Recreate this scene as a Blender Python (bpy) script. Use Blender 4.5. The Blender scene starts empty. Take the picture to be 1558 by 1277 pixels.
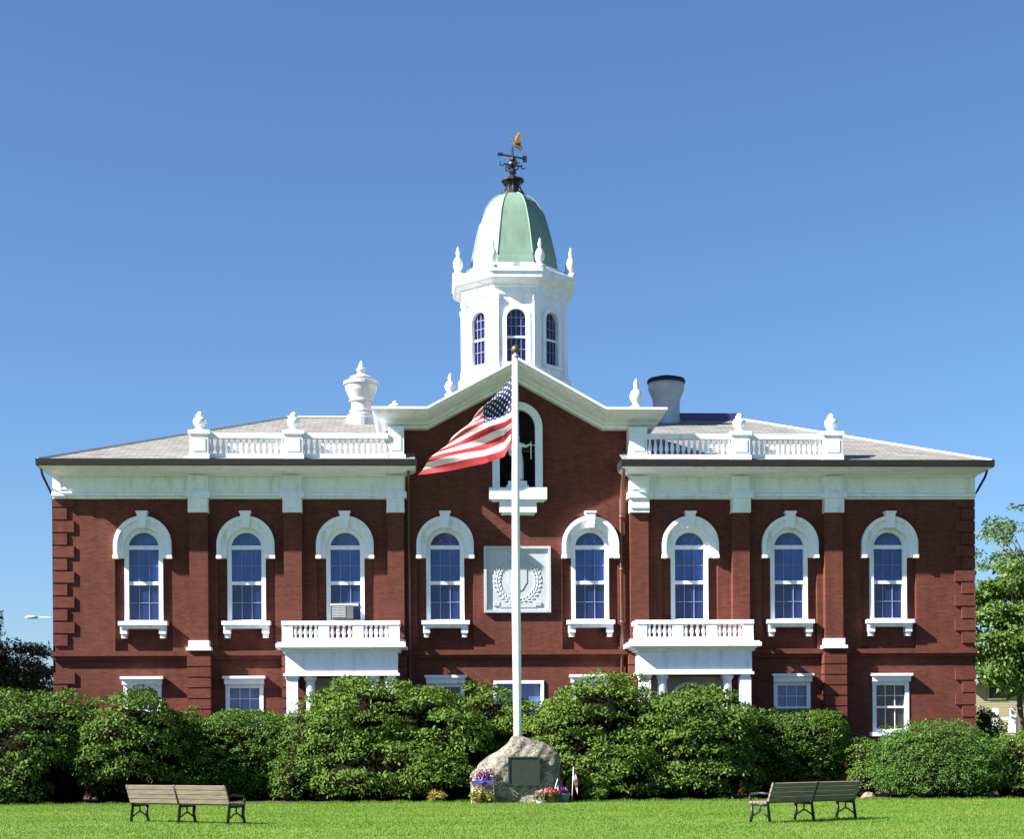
import bpy, bmesh, math, random
import numpy as np
from mathutils import Vector, Matrix
from math import sin, cos, pi, sqrt, radians

SC = bpy.context.scene
COL = SC.collection
rnd = random.Random(7)

# ------------------------------------------------------------------ camera
F = 2600.0                       # focal length in photo pixels (photo is 1558 x 1277)
CX, CY = 779.0, 1145.0           # principal point: level camera with a rising front
ROLL = 0.0065
CAMY, CAMZ = -65.0, 1.6
cam_d = bpy.data.cameras.new("camera")
cam_d.sensor_width = 36.0
cam_d.lens = F * 36.0 / 1558.0
cam_d.shift_y = (CY - 638.5) / 1558.0
cam_d.clip_start = 0.5
cam_d.clip_end = 6000
cam = bpy.data.objects.new("camera", cam_d)
COL.objects.link(cam)
cam.location = (0, CAMY, CAMZ)
cam.rotation_euler = (pi / 2, ROLL, 0)
SC.camera = cam

# ------------------------------------------------------------------ light
YAW = radians(2.75)              # the town hall's right end stands a little farther away
ROOT = Vector((0.25, 0.0, 0.0))
SUN_L = Vector((-1.26, -0.42, 1.0))      # towards the sun, in the building's frame
SUN = Matrix.Rotation(YAW, 3, 'Z') @ SUN_L
SUN.normalize()
elev = math.asin(SUN.z)
azim = math.atan2(SUN.x, SUN.y)
W = bpy.data.worlds.new("World")
SC.world = W
W.use_nodes = True
wn = W.node_tree.nodes
sky = wn.new('ShaderNodeTexSky')
sky.sky_type = 'NISHITA'
sky.sun_disc = False
sky.sun_elevation = elev
sky.sun_rotation = azim
sky.altitude = 0
sky.air_density = 1.0
sky.dust_density = 0.45
sky.ozone_density = 9.0
wn['Background'].inputs[1].default_value = 0.05
W.node_tree.links.new(sky.outputs[0], wn['Background'].inputs[0])
sl = bpy.data.lights.new("sun", 'SUN')
sl.energy = 5.0
sl.angle = radians(0.5)
sl.color = (1.0, 0.955, 0.88)
so = bpy.data.objects.new("sun", sl)
COL.objects.link(so)
so.rotation_euler = SUN.to_track_quat('Z', 'Y').to_euler()
so.location = (-60, -20, 60)
SC.view_settings.view_transform = 'Standard'
SC.view_settings.look = 'None'
SC.view_settings.exposure = 1.7
SC.view_settings.gamma = 1.0


# ------------------------------------------------------------------ picture -> place
def ray(px, py):
    u, v = px - CX, CY - py
    c, s = cos(ROLL), sin(ROLL)
    return Vector(((u * c + v * s) / F, 1.0, (-u * s + v * c) / F))


def Wp(px, py, Y):
    """world point on the upright plane y = Y"""
    d = ray(px, py)
    return Vector((0, CAMY, CAMZ)) + d * (Y - CAMY)


RZI = Matrix.Rotation(-YAW, 3, 'Z')


def P(px, py, yl=0.0):
    """(x, z) on the plane y = yl of the town hall's own frame"""
    o = RZI @ (Vector((0, CAMY, CAMZ)) - ROOT)
    d = RZI @ ray(px, py)
    t = (yl - o.y) / d.y
    p = o + d * t
    return p.x, p.z


def PX(px, py, yl=0.0):
    return P(px, py, yl)[0]


def zc(py, yl=0.0):
    """height of a level line that crosses the picture's centre at row py"""
    return CAMZ + (CY - py) * (65.0 + yl) / F


# ------------------------------------------------------------------ materials
def new_mat(name):
    m = bpy.data.materials.new(name)
    m.use_nodes = True
    nt = m.node_tree
    return m, nt, nt.nodes, nt.links, nt.nodes['Principled BSDF']


def ramp(nt, fac, stops):
    r = nt.nodes.new('ShaderNodeValToRGB')
    e = r.color_ramp.elements
    while len(e) < len(stops):
        e.new(0.5)
    for k, (p, c) in enumerate(stops):
        e[k].position = p
        e[k].color = (c[0], c[1], c[2], 1)
    nt.links.new(fac, r.inputs[0])
    return r.outputs[0]


def noise(nt, vec, scale, detail=4.0, rough=0.55):
    n = nt.nodes.new('ShaderNodeTexNoise')
    n.inputs['Scale'].default_value = scale
    n.inputs['Detail'].default_value = detail
    n.inputs['Roughness'].default_value = rough
    if vec is not None:
        nt.links.new(vec, n.inputs['Vector'])
    return n.outputs['Fac']


def mix(nt, fac, a, b, mode='MIX'):
    n = nt.nodes.new('ShaderNodeMix')
    n.data_type = 'RGBA'
    n.blend_type = mode
    for s, v in ((0, fac), (6, a), (7, b)):
        if hasattr(v, 'is_linked'):
            nt.links.new(v, n.inputs[s])
        elif s == 0:
            n.inputs[0].default_value = v
        else:
            n.inputs[s].default_value = (v[0], v[1], v[2], 1)
    return n.outputs[2]


def bump(nt, h, bsdf, strength, dist=0.02):
    b = nt.nodes.new('ShaderNodeBump')
    b.inputs['Strength'].default_value = strength
    b.inputs['Distance'].default_value = dist
    nt.links.new(h, b.inputs['Height'])
    nt.links.new(b.outputs[0], bsdf.inputs['Normal'])


def coords(nt, out='Object', scale=None):
    t = nt.nodes.new('ShaderNodeTexCoord')
    v = t.outputs[out]
    if scale:
        m = nt.nodes.new('ShaderNodeMapping')
        m.inputs['Scale'].default_value = scale
        nt.links.new(v, m.inputs[0])
        v = m.outputs[0]
    return v


def plain(name, col, rough=0.6, var=0.12, scale=3.0, metal=0.0, bmp=0.0, stretch=None):
    m, nt, N, L, b = new_mat(name)
    v = coords(nt, 'Object', stretch)
    f = noise(nt, v, scale)
    lo = [c * (1 - var) for c in col]
    hi = [min(1, c * (1 + var)) for c in col]
    L.new(ramp(nt, f, [(0.3, lo), (0.7, hi)]), b.inputs['Base Color'])
    b.inputs['Roughness'].default_value = rough
    b.inputs['Metallic'].default_value = metal
    if bmp:
        bump(nt, noise(nt, v, scale * 6), b, bmp)
    return m


def brick_mat(name, c1, c2, mortar):
    m, nt, N, L, b = new_mat(name)
    t = coords(nt)
    sp = N.new('ShaderNodeSeparateXYZ')
    L.new(t, sp.inputs[0])
    ad = N.new('ShaderNodeMath')
    L.new(sp.outputs[0], ad.inputs[0])
    L.new(sp.outputs[1], ad.inputs[1])
    cb = N.new('ShaderNodeCombineXYZ')
    L.new(ad.outputs[0], cb.inputs[0])
    L.new(sp.outputs[2], cb.inputs[1])
    br = N.new('ShaderNodeTexBrick')
    br.inputs['Scale'].default_value = 1.0
    br.inputs['Brick Width'].default_value = 0.24
    br.inputs['Row Height'].default_value = 0.08
    br.inputs['Mortar Size'].default_value = 0.006
    br.inputs['Color1'].default_value = (*c1, 1)
    br.inputs['Color2'].default_value = (*c2, 1)
    br.inputs['Mortar'].default_value = (*mortar, 1)
    L.new(cb.outputs[0], br.inputs['Vector'])
    f = noise(nt, t, 0.45, 6, 0.6)
    wear = ramp(nt, f, [(0.3, (0.78, 0.76, 0.78)), (0.55, (1, 1, 1)), (0.75, (1.12, 1.06, 1.02))])
    f2 = noise(nt, coords(nt, 'Object', (3.5, 3.5, 0.5)), 1.0, 5, 0.6)
    st = ramp(nt, f2, [(0.3, (0.8, 0.79, 0.77)), (0.55, (1, 1, 1))])
    c = mix(nt, 1.0, br.outputs['Color'], wear, 'MULTIPLY')
    c = mix(nt, 1.0, c, st, 'MULTIPLY')
    L.new(c, b.inputs['Base Color'])
    b.inputs['Roughness'].default_value = 0.85
    b.inputs['Specular IOR Level'].default_value = 0.25
    inv = N.new('ShaderNodeMath')
    inv.operation = 'SUBTRACT'
    inv.inputs[0].default_value = 1
    L.new(br.outputs['Fac'], inv.inputs[1])
    bump(nt, inv.outputs[0], b, 0.35, 0.008)
    return m


M = {}
M['brick'] = brick_mat('red_brick', (0.154, 0.040, 0.025), (0.102, 0.026, 0.018), (0.11, 0.055, 0.042))
M['brick_trim'] = brick_mat('trim_brick', (0.165, 0.044, 0.027), (0.12, 0.031, 0.02), (0.09, 0.042, 0.034))


def white_mat(name, col):
    m, nt, N, L, b = new_mat(name)
    f = noise(nt, coords(nt, 'Object', (2.2, 2.2, 0.5)), 1.5, 7, 0.65)
    f2 = noise(nt, coords(nt), 9, 3, 0.6)
    c = ramp(nt, f, [(0.28, [col[0] * 0.74, col[1] * 0.73, col[2] * 0.68]), (0.46, [k * 0.95 for k in col]), (0.6, col), (0.8, [min(1, k * 1.03) for k in col])])
    c = mix(nt, 1.0, c, ramp(nt, f2, [(0.3, (0.94, 0.94, 0.93)), (0.6, (1, 1, 1))]), 'MULTIPLY')
    L.new(c, b.inputs['Base Color'])
    b.inputs['Roughness'].default_value = 0.5
    bump(nt, f2, b, 0.15, 0.01)
    return m


M['white'] = white_mat('white_paint', (0.83, 0.85, 0.91))
M['stone'] = white_mat('white_stone', (0.83, 0.85, 0.88))
M['urn'] = white_mat('weathered_white_metal', (0.5, 0.51, 0.52))
M['relief'] = white_mat('carved_marble', (0.5, 0.53, 0.57))
M['gutter'] = plain('black_gutter', (0.006, 0.0065, 0.007), 0.8)
M['slate'] = plain('grey_slate', (0.195, 0.188, 0.175), 0.85, 0.25, 2.0, stretch=(0.6, 0.6, 6.0), bmp=0.2)
_nt = M['slate'].node_tree
_w = _nt.nodes.new('ShaderNodeTexBrick')
_w.inputs['Scale'].default_value = 1.0
_w.inputs['Brick Width'].default_value = 0.5
_w.inputs['Row Height'].default_value = 0.22
_w.inputs['Mortar Size'].default_value = 0.02
_w.inputs['Color1'].default_value = (1.15, 1.15, 1.15, 1)
_w.inputs['Color2'].default_value = (0.8, 0.8, 0.82, 1)
_w.inputs['Mortar'].default_value = (0.5, 0.5, 0.5, 1)
_nt.links.new(coords(_nt), _w.inputs['Vector'])
_b = _nt.nodes['Principled BSDF']
_nt.links.new(mix(_nt, 1.0, _b.inputs['Base Color'].links[0].from_socket, _w.outputs['Color'], 'MULTIPLY'), _b.inputs['Base Color'])
M['ridge'] = plain('navy_ridge', (0.03, 0.035, 0.13), 0.5)
M['copper'] = plain('verdigris_copper', (0.15, 0.235, 0.178), 0.55, 0.14, 1.2, stretch=(3, 3, 0.6))
M['iron'] = plain('black_iron', (0.012, 0.012, 0.014), 0.45)
M['gold'] = plain('gilding', (0.17, 0.105, 0.04), 0.5, 0.2, 8, 0.5)
M['dark'] = plain('interior_shade', (0.012, 0.011, 0.011), 0.9)  # near-black base colour standing in for deep shade
M['pipe'] = plain('brown_pipe', (0.16, 0.075, 0.05), 0.5)
M['lead'] = plain('grey_metal', (0.42, 0.43, 0.45), 0.5, 0.1)
M['zinc'] = plain('blue_grey_zinc', (0.38, 0.41, 0.46), 0.55, 0.12)
M['door'] = plain('dark_door', (0.03, 0.025, 0.022), 0.4)
M['porch_wall'] = plain('porch_wall', (0.45, 0.43, 0.38), 0.8)
M['pole'] = plain('white_pole', (0.82, 0.82, 0.78), 0.35, 0.04)
M['wood'] = plain('weathered_slats', (0.17, 0.135, 0.10), 0.75, 0.35, 4, stretch=(0.6, 8, 8), bmp=0.2)
M['plaque'] = plain('bronze_plaque', (0.022, 0.027, 0.022), 0.45, 0.3, 12, bmp=0.4)
M['siding'] = plain('beige_siding', (0.36, 0.33, 0.2), 0.8, 0.08, 2, stretch=(0.3, 0.3, 9))
M['asphalt'] = plain('asphalt', (0.05, 0.05, 0.052), 0.9, 0.3, 20, bmp=0.2)
M['bark'] = plain('bark', (0.07, 0.05, 0.035), 0.9, 0.35, 6, bmp=0.6, stretch=(4, 4, 0.8))
M['core_shade'] = plain('crown_shade', (0.011, 0.010, 0.006), 0.95, 0.4, 5, bmp=0.5)  # near-black: the crown's inner shade put into the colour of a solid core
M['core_shade'].node_tree.nodes['Principled BSDF'].inputs['Specular IOR Level'].default_value = 0.0
M['soil'] = plain('mulch', (0.035, 0.025, 0.017), 0.95, 0.45, 10, bmp=0.6)
M['ac'] = plain('air_conditioner_grey', (0.12, 0.13, 0.11), 0.5, 0.06)
M['rock'] = None


def glass_mat(name, col, spec=0.6, var=0.25):
    m, nt, N, L, b = new_mat(name)
    f = noise(nt, coords(nt, 'Object', (1.5, 1.5, 0.7)), 1.3, 3)
    oi = N.new('ShaderNodeObjectInfo')
    cc = mix(nt, 1.0, ramp(nt, f, [(0.3, [c * (1 - var) for c in col]), (0.7, [c * (1 + var) for c in col])]),
             ramp(nt, oi.outputs['Random'], [(0.0, (0.72, 0.76, 0.82)), (1.0, (1.25, 1.2, 1.12))]), 'MULTIPLY')
    L.new(cc, b.inputs['Base Color'])
    b.inputs['Roughness'].default_value = 0.06
    b.inputs['IOR'].default_value = 1.5
    b.inputs['Specular IOR Level'].default_value = spec
    bump(nt, noise(nt, coords(nt), 1.8, 2), b, 0.05, 0.02)
    return m


M['bars'] = plain('blue_grey_glazing_bars', (0.2, 0.22, 0.4), 0.5)
M['glass_up'] = glass_mat('blue_glass', (0.034, 0.075, 0.285))  # blue base colour given to the upper pane itself
M['glass_low'] = glass_mat('navy_glass', (0.014, 0.024, 0.095))  # darker navy base colour for the lower pane
M['glass_navy'] = glass_mat('cupola_glass', (0.014, 0.015, 0.055))
M['glass_ground'] = glass_mat('curtained_glass', (0.07, 0.13, 0.3), var=0.5)
M['glass_dark'] = glass_mat('dark_glass', (0.02, 0.02, 0.022))


def rock_mat():
    m, nt, N, L, b = new_mat('granite_boulder')
    f = noise(nt, coords(nt), 2.2, 8, 0.68)
    f2 = noise(nt, coords(nt), 12, 5, 0.75)
    c = ramp(nt, f, [(0.32, (0.05, 0.047, 0.038)), (0.43, (0.2, 0.18, 0.145)), (0.54, (0.31, 0.285, 0.235)), (0.68, (0.45, 0.43, 0.37))])
    c = mix(nt, 1.0, c, ramp(nt, f2, [(0.36, (0.28, 0.27, 0.24)), (0.5, (0.95, 0.95, 0.95)), (0.66, (1.4, 1.38, 1.3))]), 'MULTIPLY')
    L.new(c, b.inputs['Base Color'])
    b.inputs['Roughness'].default_value = 0.9
    bump(nt, noise(nt, coords(nt), 6, 10, 0.75), b, 1.0, 0.16)
    return m


M['rock'] = rock_mat()


def leaf_mat(name, cols, rough=0.45, trans=0.25, spec=0.4):
    m, nt, N, L, b = new_mat(name)
    g = N.new('ShaderNodeNewGeometry')
    c = ramp(nt, g.outputs['Random Per Island'], [(k / (len(cols) - 1), q) for k, q in enumerate(cols)])
    L.new(c, b.inputs['Base Color'])
    b.inputs['Roughness'].default_value = rough
    b.inputs['Specular IOR Level'].default_value = spec
    tr = N.new('ShaderNodeBsdfTranslucent')
    L.new(mix(nt, 1.0, c, (1.0, 1.15, 0.5), 'MULTIPLY'), tr.inputs[0])
    ms = N.new('ShaderNodeMixShader')
    ms.inputs[0].default_value = trans
    L.new(b.outputs[0], ms.inputs[1])
    L.new(tr.outputs[0], ms.inputs[2])
    L.new(ms.outputs[0], N['Material Output'].inputs[0])
    return m


M['rhodo'] = leaf_mat('rhododendron_leaf', [(0.034, 0.07, 0.010), (0.066, 0.122, 0.015), (0.092, 0.153, 0.02), (0.115, 0.172, 0.028)], 0.6, 0.12, 0.12)
M['rhodo_deep'] = leaf_mat('deep_rhododendron_leaf', [(0.028, 0.06, 0.010), (0.056, 0.105, 0.014), (0.076, 0.135, 0.018), (0.10, 0.155, 0.026)], 0.6, 0.12, 0.12)
M['hedge'] = leaf_mat('hedge_leaf', [(0.04, 0.085, 0.01), (0.072, 0.138, 0.016), (0.10, 0.172, 0.022)], 0.55, 0.15, 0.2)
M['yew'] = leaf_mat('yew_leaf', [(0.03, 0.08, 0.011), (0.06, 0.13, 0.018), (0.09, 0.165, 0.024)], 0.55, 0.15, 0.2)
M['dark_leaf'] = leaf_mat('dark_conifer_leaf', [(0.008, 0.014, 0.010), (0.016, 0.026, 0.018), (0.022, 0.036, 0.022)], 0.6, 0.05, 0.2)
M['tree_leaf'] = leaf_mat('tree_leaf', [(0.05, 0.095, 0.015), (0.09, 0.16, 0.025), (0.14, 0.22, 0.04)], 0.5, 0.35)
M['tree_leaf2'] = leaf_mat('pale_tree_leaf', [(0.045, 0.085, 0.018), (0.08, 0.14, 0.03), (0.12, 0.18, 0.045)], 0.5, 0.35)
M['grass_blade'] = leaf_mat('grass_blade', [(0.112, 0.195, 0.02), (0.127, 0.215, 0.023), (0.14, 0.232, 0.027), (0.155, 0.236, 0.033)], 0.65, 0.4, 0.15)
_nt = M['grass_blade'].node_tree
_p = ramp(_nt, noise(_nt, coords(_nt), 0.28, 5, 0.6), [(0.28, (0.7, 0.86, 0.8)), (0.48, (1, 1, 1)), (0.62, (1.2, 1.05, 1.1)), (0.75, (1.6, 1.12, 1.5))])
_c = [n for n in _nt.nodes if n.type == 'VALTORGB' and n.inputs[0].links[0].from_node.type == 'NEW_GEOMETRY'][0].outputs[0]
_to = [l.to_socket for l in _c.links]
_m = mix(_nt, 1.0, _c, _p, 'MULTIPLY')
for t_ in _to:
    _nt.links.new(_m, t_)
M['yellow_leaf'] = leaf_mat('yellow_leaf', [(0.12, 0.13, 0.02), (0.3, 0.22, 0.04), (0.35, 0.2, 0.1)], 0.5, 0.2)
M['red_flower'] = leaf_mat('red_flower', [(0.4, 0.03, 0.025), (0.5, 0.1, 0.08), (0.5, 0.25, 0.2)], 0.5, 0.3)
M['pink_flower'] = leaf_mat('pink_flower', [(0.5, 0.38, 0.4), (0.45, 0.15, 0.2), (0.55, 0.5, 0.5)], 0.5, 0.3)
M['violet_flower'] = leaf_mat('violet_flower', [(0.12, 0.03, 0.22), (0.25, 0.05, 0.3), (0.09, 0.05, 0.3)], 0.5, 0.3)
M['ribbon'] = plain('blue_ribbon', (0.05, 0.065, 0.27), 0.4)
M['pot'] = plain('blue_grey_pot', (0.12, 0.16, 0.2), 0.5)
M['terracotta'] = plain('terracotta', (0.4, 0.17, 0.09), 0.8)
M['tan'] = plain('tan_stone', (0.26, 0.19, 0.13), 0.9, 0.25, 6, bmp=0.5)


def ground_mat(name, c0, c1, c2, sc):
    m, nt, N, L, b = new_mat(name)
    f = noise(nt, coords(nt), sc, 8, 0.6)
    f2 = noise(nt, coords(nt), sc * 22, 4, 0.6)
    c = ramp(nt, f, [(0.32, c0), (0.5, c1), (0.68, c2)])
    c = mix(nt, 1.0, c, ramp(nt, f2, [(0.3, (0.8, 0.82, 0.8)), (0.6, (1, 1, 1))]), 'MULTIPLY')
    L.new(c, b.inputs['Base Color'])
    b.inputs['Roughness'].default_value = 0.9
    bump(nt, f2, b, 0.6, 0.05)
    return m


M['ground'] = ground_mat('rough_grass_ground', (0.05, 0.08, 0.02), (0.075, 0.12, 0.025), (0.1, 0.14, 0.035), 0.05)
M['lawn'] = ground_mat('lawn_turf', (0.08, 0.155, 0.017), (0.105, 0.19, 0.022), (0.135, 0.215, 0.03), 0.35)


def flag_mat():
    m, nt, N, L, b = new_mat('stars_and_stripes')
    uv = N.new('ShaderNodeTexCoord').outputs['UV']
    sp = N.new('ShaderNodeSeparateXYZ')
    L.new(uv, sp.inputs[0])
    U, V = sp.outputs[0], sp.outputs[1]          # u along the fly, v down from the top

    def mt(op, a, c=None):
        n = N.new('ShaderNodeMath')
        n.operation = op
        for k, x in enumerate((a, c)):
            if x is None:
                continue
            if hasattr(x, 'is_linked'):
                L.new(x, n.inputs[k])
            else:
                n.inputs[k].default_value = x
        return n.outputs[0]
    stripe = mt('MODULO', mt('FLOOR', mt('MULTIPLY', V, 13.0)), 2.0)
    col = mix(nt, stripe, (0.36, 0.016, 0.024), (0.66, 0.63, 0.63))
    canton = mt('MULTIPLY', mt('LESS_THAN', U, 0.4), mt('LESS_THAN', V, 7 / 13.0))
    cu, cv = mt('DIVIDE', U, 0.4), mt('DIVIDE', V, 7 / 13.0)

    def dots(nu, nv, ou, ov):
        fu = mt('SUBTRACT', mt('FRACT', mt('ADD', mt('MULTIPLY', cu, nu), ou)), 0.5)
        fv = mt('SUBTRACT', mt('FRACT', mt('ADD', mt('MULTIPLY', cv, nv), ov)), 0.5)
        r2 = mt('ADD', mt('MULTIPLY', fu, fu), mt('MULTIPLY', fv, fv))
        return mt('LESS_THAN', r2, 0.022)
    st = mt('MAXIMUM', dots(6, 5, 0, 0), dots(6, 5, 0.5, 0.5))
    cc = mix(nt, st, (0.02, 0.025, 0.09), (0.8, 0.8, 0.82))
    col = mix(nt, canton, col, cc)
    L.new(col, b.inputs['Base Color'])
    b.inputs['Roughness'].default_value = 0.7
    tr = N.new('ShaderNodeBsdfTranslucent')
    L.new(col, tr.inputs[0])
    ms = N.new('ShaderNodeMixShader')
    ms.inputs[0].default_value = 0.35
    L.new(b.outputs[0], ms.inputs[1])
    L.new(tr.outputs[0], ms.inputs[2])
    L.new(ms.outputs[0], N['Material Output'].inputs[0])
    return m


M['flag'] = flag_mat()


# ------------------------------------------------------------------ mesh helpers
def link(name, me, parent=None, loc=None):
    o = bpy.data.objects.new(name, me)
    COL.objects.link(o)
    if parent:
        o.parent = parent
    if loc is not None:
        o.location = loc
    return o


def tag(o, label=None, cat=None, group=None, kind=None):
    if label:
        o['label'] = label
    if cat:
        o['category'] = cat
    if group:
        o['group'] = group
    if kind:
        o['kind'] = kind
    return o


def empty(name, loc, rz=0.0):
    o = link(name, None, None, loc)
    o.rotation_euler = (0, 0, rz)
    o.empty_display_size = 0.3
    return o


def copy_tree(o, parent=None):
    c = o.copy()
    COL.objects.link(c)
    if parent:
        c.parent = parent
    for ch in list(o.children):
        copy_tree(ch, c)
    return c


class MB:
    def __init__(s):
        s.v, s.f = [], []

    def add(s, v, f):
        n = len(s.v)
        s.v += [tuple(p) for p in v]
        s.f += [tuple(i + n for i in q) for q in f]
        return s

    def box(s, x0, x1, y0, y1, z0, z1, taper=None):
        x0, x1 = min(x0, x1), max(x0, x1)
        t = taper or 0
        v = [(x0 + t, y0 + t, z0), (x1 - t, y0 + t, z0), (x1 - t, y1, z0), (x0 + t, y1, z0),
             (x0, y0, z1), (x1, y0, z1), (x1, y1, z1), (x0, y1, z1)]
        return s.add(v, [(3, 2, 1, 0), (4, 5, 6, 7), (0, 1, 5, 4), (1, 2, 6, 5), (2, 3, 7, 6), (3, 0, 4, 7)])

    def lathe(s, prof, c=(0, 0, 0), n=16, rot=0.0, sx=1.0, sy=1.0):
        v, f = [], []
        for r, z in prof:
            for k in range(n):
                a = rot + 2 * pi * k / n
                v.append((c[0] + r * cos(a) * sx, c[1] + r * sin(a) * sy, c[2] + z))
        m = len(prof)
        for j in range(m - 1):
            for k in range(n):
                k2 = (k + 1) % n
                f.append((j * n + k, j * n + k2, (j + 1) * n + k2, (j + 1) * n + k))
        f.append(tuple(range(n - 1, -1, -1)))
        f.append(tuple((m - 1) * n + k for k in range(n)))
        return s.add(v, f)

    def tube(s, pts, r0, r1=None, n=8):
        r1 = r0 if r1 is None else r1
        pts = [Vector(p) for p in pts]
        v, f = [], []
        m = len(pts)
        for j, p in enumerate(pts):
            d = (pts[min(j + 1, m - 1)] - pts[max(j - 1, 0)]).normalized()
            a = d.orthogonal().normalized() if abs(d.z) > 0.95 else d.cross(Vector((0, 0, 1))).normalized()
            b = d.cross(a)
            r = r0 + (r1 - r0) * j / max(1, m - 1)
            for k in range(n):
                t = 2 * pi * k / n
                v.append(p + (a * cos(t) + b * sin(t)) * r)
        for j in range(m - 1):
            for k in range(n):
                k2 = (k + 1) % n
                f.append((j * n + k, j * n + k2, (j + 1) * n + k2, (j + 1) * n + k))
        f.append(tuple(range(n - 1, -1, -1)))
        f.append(tuple((m - 1) * n + k for k in range(n)))
        return s.add(v, f)

    def shape(s, polys, y0, y1):
        """outline with holes in the x-z plane, thick from y0 to y1"""
        cu = bpy.data.curves.new('tmp', 'CURVE')
        cu.dimensions = '2D'
        cu.fill_mode = 'BOTH'
        cu.extrude = abs(y1 - y0) / 2
        for po in polys:
            sp = cu.splines.new('POLY')
            sp.points.add(len(po) - 1)
            for k, (x, z) in enumerate(po):
                sp.points[k].co = (x, z, 0, 1)
            sp.use_cyclic_u = True
        o = bpy.data.objects.new('tmp', cu)
        COL.objects.link(o)
        dg = bpy.context.evaluated_depsgraph_get()
        me = bpy.data.meshes.new_from_object(o.evaluated_get(dg))
        ym = (y0 + y1) / 2
        v = [(p.co.x, ym - p.co.z, p.co.y) for p in me.vertices]
        f = [tuple(q.vertices) for q in me.polygons]
        bpy.data.objects.remove(o)
        bpy.data.curves.remove(cu)
        bpy.data.meshes.remove(me)
        return s.add(v, f)

    def sweep(s, prof, path, closed=False):
        """profile (outset, z) along a path of (x, y, mx, my)"""
        n = len(prof)
        v = [(x + mx * o, y + my * o, z) for (x, y, mx, my) in path for (o, z) in prof]
        f = []
        for j in range(len(path) - 1):
            for k in range(n if closed else n - 1):
                k2 = (k + 1) % n
                f.append((j * n + k, (j + 1) * n + k, (j + 1) * n + k2, j * n + k2))
        f.append(tuple(range(n)))
        f.append(tuple((len(path) - 1) * n + k for k in range(n))[::-1])
        return s.add(v, f)

    def mesh(s, name, mat, smooth=False, fix=True):
        me = bpy.data.meshes.new(name)
        me.from_pydata([tuple(p) for p in s.v], [], s.f)
        if fix:
            bm = bmesh.new()
            bm.from_mesh(me)
            bmesh.ops.remove_doubles(bm, verts=bm.verts, dist=1e-5)
            bmesh.ops.recalc_face_normals(bm, faces=bm.faces)
            bm.to_mesh(me)
            bm.free()
        me.materials.append(mat)
        if smooth:
            me.polygons.foreach_set('use_smooth', [True] * len(me.polygons))
        me.update()
        return me

    def build(s, name, mat, parent=None, smooth=False, loc=None, fix=True):
        return link(name, s.mesh(name, mat, smooth, fix), parent, loc)


def arch(cx, zb, zs, r, n=20):
    """upright outline: flat foot at zb, half round head springing at zs"""
    p = [(cx - r, zb), (cx + r, zb)]
    p += [(cx + r * cos(pi * k / n), zs + r * sin(pi * k / n)) for k in range(n + 1)]
    return p


def rect(x0, x1, z0, z1):
    return [(x0, z0), (x1, z0), (x1, z1), (x0, z1)]


def np_mesh(name, V, nper, mat):
    """many separate polygons of nper corners each, fast"""
    n = len(V)
    me = bpy.data.meshes.new(name)
    me.vertices.add(n)
    me.vertices.foreach_set('co', np.asarray(V, np.float32).ravel())
    me.loops.add(n)
    me.loops.foreach_set('vertex_index', np.arange(n, dtype=np.int32))
    me.polygons.add(n // nper)
    me.polygons.foreach_set('loop_start', np.arange(0, n, nper, dtype=np.int32))
    me.update(calc_edges=True)
    me.validate()
    me.materials.append(mat)
    return me


# ------------------------------------------------------------------ ground
g = MB()
g.add([(-2500, -700, 0), (2500, -700, 0), (2500, 4000, 0), (-2500, 4000, 0)], [(0, 1, 2, 3)])
tag(g.build('ground', M['ground'], fix=False), kind='structure')
g = MB()
nx, ny = 60, 40
lawn_far = -11.0
for j in range(ny + 1):
    for i in range(nx + 1):
        g.v.append((-60 + 120 * i / nx, -36 + (lawn_far + 36) * j / ny, 0.004))
for j in range(ny):
    for i in range(nx):
        a = j * (nx + 1) + i
        g.f.append((a, a + 1, a + nx + 2, a + nx + 1))
tag(g.build('lawn', M['lawn'], fix=False), kind='structure')
g = MB()
g.add([(-60, -11, 0.008), (60, -11, 0.008), (60, 2, 0.008), (-60, 2, 0.008)], [(0, 1, 2, 3)])
tag(g.build('planting_bed_ground', M['soil'], fix=False), kind='structure')
g = MB()
g.add([(-120, -75, 0.008), (120, -75, 0.008), (120, -36.0, 0.003), (-120, -36.0, 0.003)], [(0, 1, 2, 3)])
tag(g.build('road', M['asphalt'], fix=False), kind='structure')

R = np.random.default_rng(3)
N_BL = 240000
yy = -35.8 + 25.0 * R.random(N_BL) ** 0.9
xx = (R.random(N_BL) * 2 - 1) * ((65 + yy) * 0.31 + 2.5)
ang = R.random(N_BL) * 2 * pi
patch = 0.5 + 0.5 * np.sin(xx * 0.9 + 1.3 * np.sin(yy * 0.7)) * np.cos(yy * 1.3 + xx * 0.31)
hh = 0.02 + 0.022 * R.random(N_BL) + 0.014 * patch
edge = (R.random(N_BL) < 0.035)
yy = np.where(edge, -11.15 + 0.35 * R.random(N_BL), yy)
hh = np.where(edge, 0.05 + 0.1 * R.random(N_BL) * (0.4 + 0.6 * np.sin(xx * 3.1) ** 2), hh)
ww = 0.005 + 0.007 * R.random(N_BL)
lean = (R.random((N_BL, 2)) - 0.5) * 0.05
B = np.zeros((N_BL, 3, 3))
B[:, 0] = np.stack([xx - ww * np.cos(ang), yy - ww * np.sin(ang), 0 * xx + 0.004], 1)
B[:, 1] = np.stack([xx + ww * np.cos(ang), yy + ww * np.sin(ang), 0 * xx + 0.004], 1)
B[:, 2] = np.stack([xx + lean[:, 0], yy + lean[:, 1], hh], 1)
tag(link('grass', np_mesh('grass', B.reshape(-1, 3), 3, M['grass_blade'])), 'short bright green lawn grass in front of the shrubs', 'grass', kind='stuff')

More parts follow.
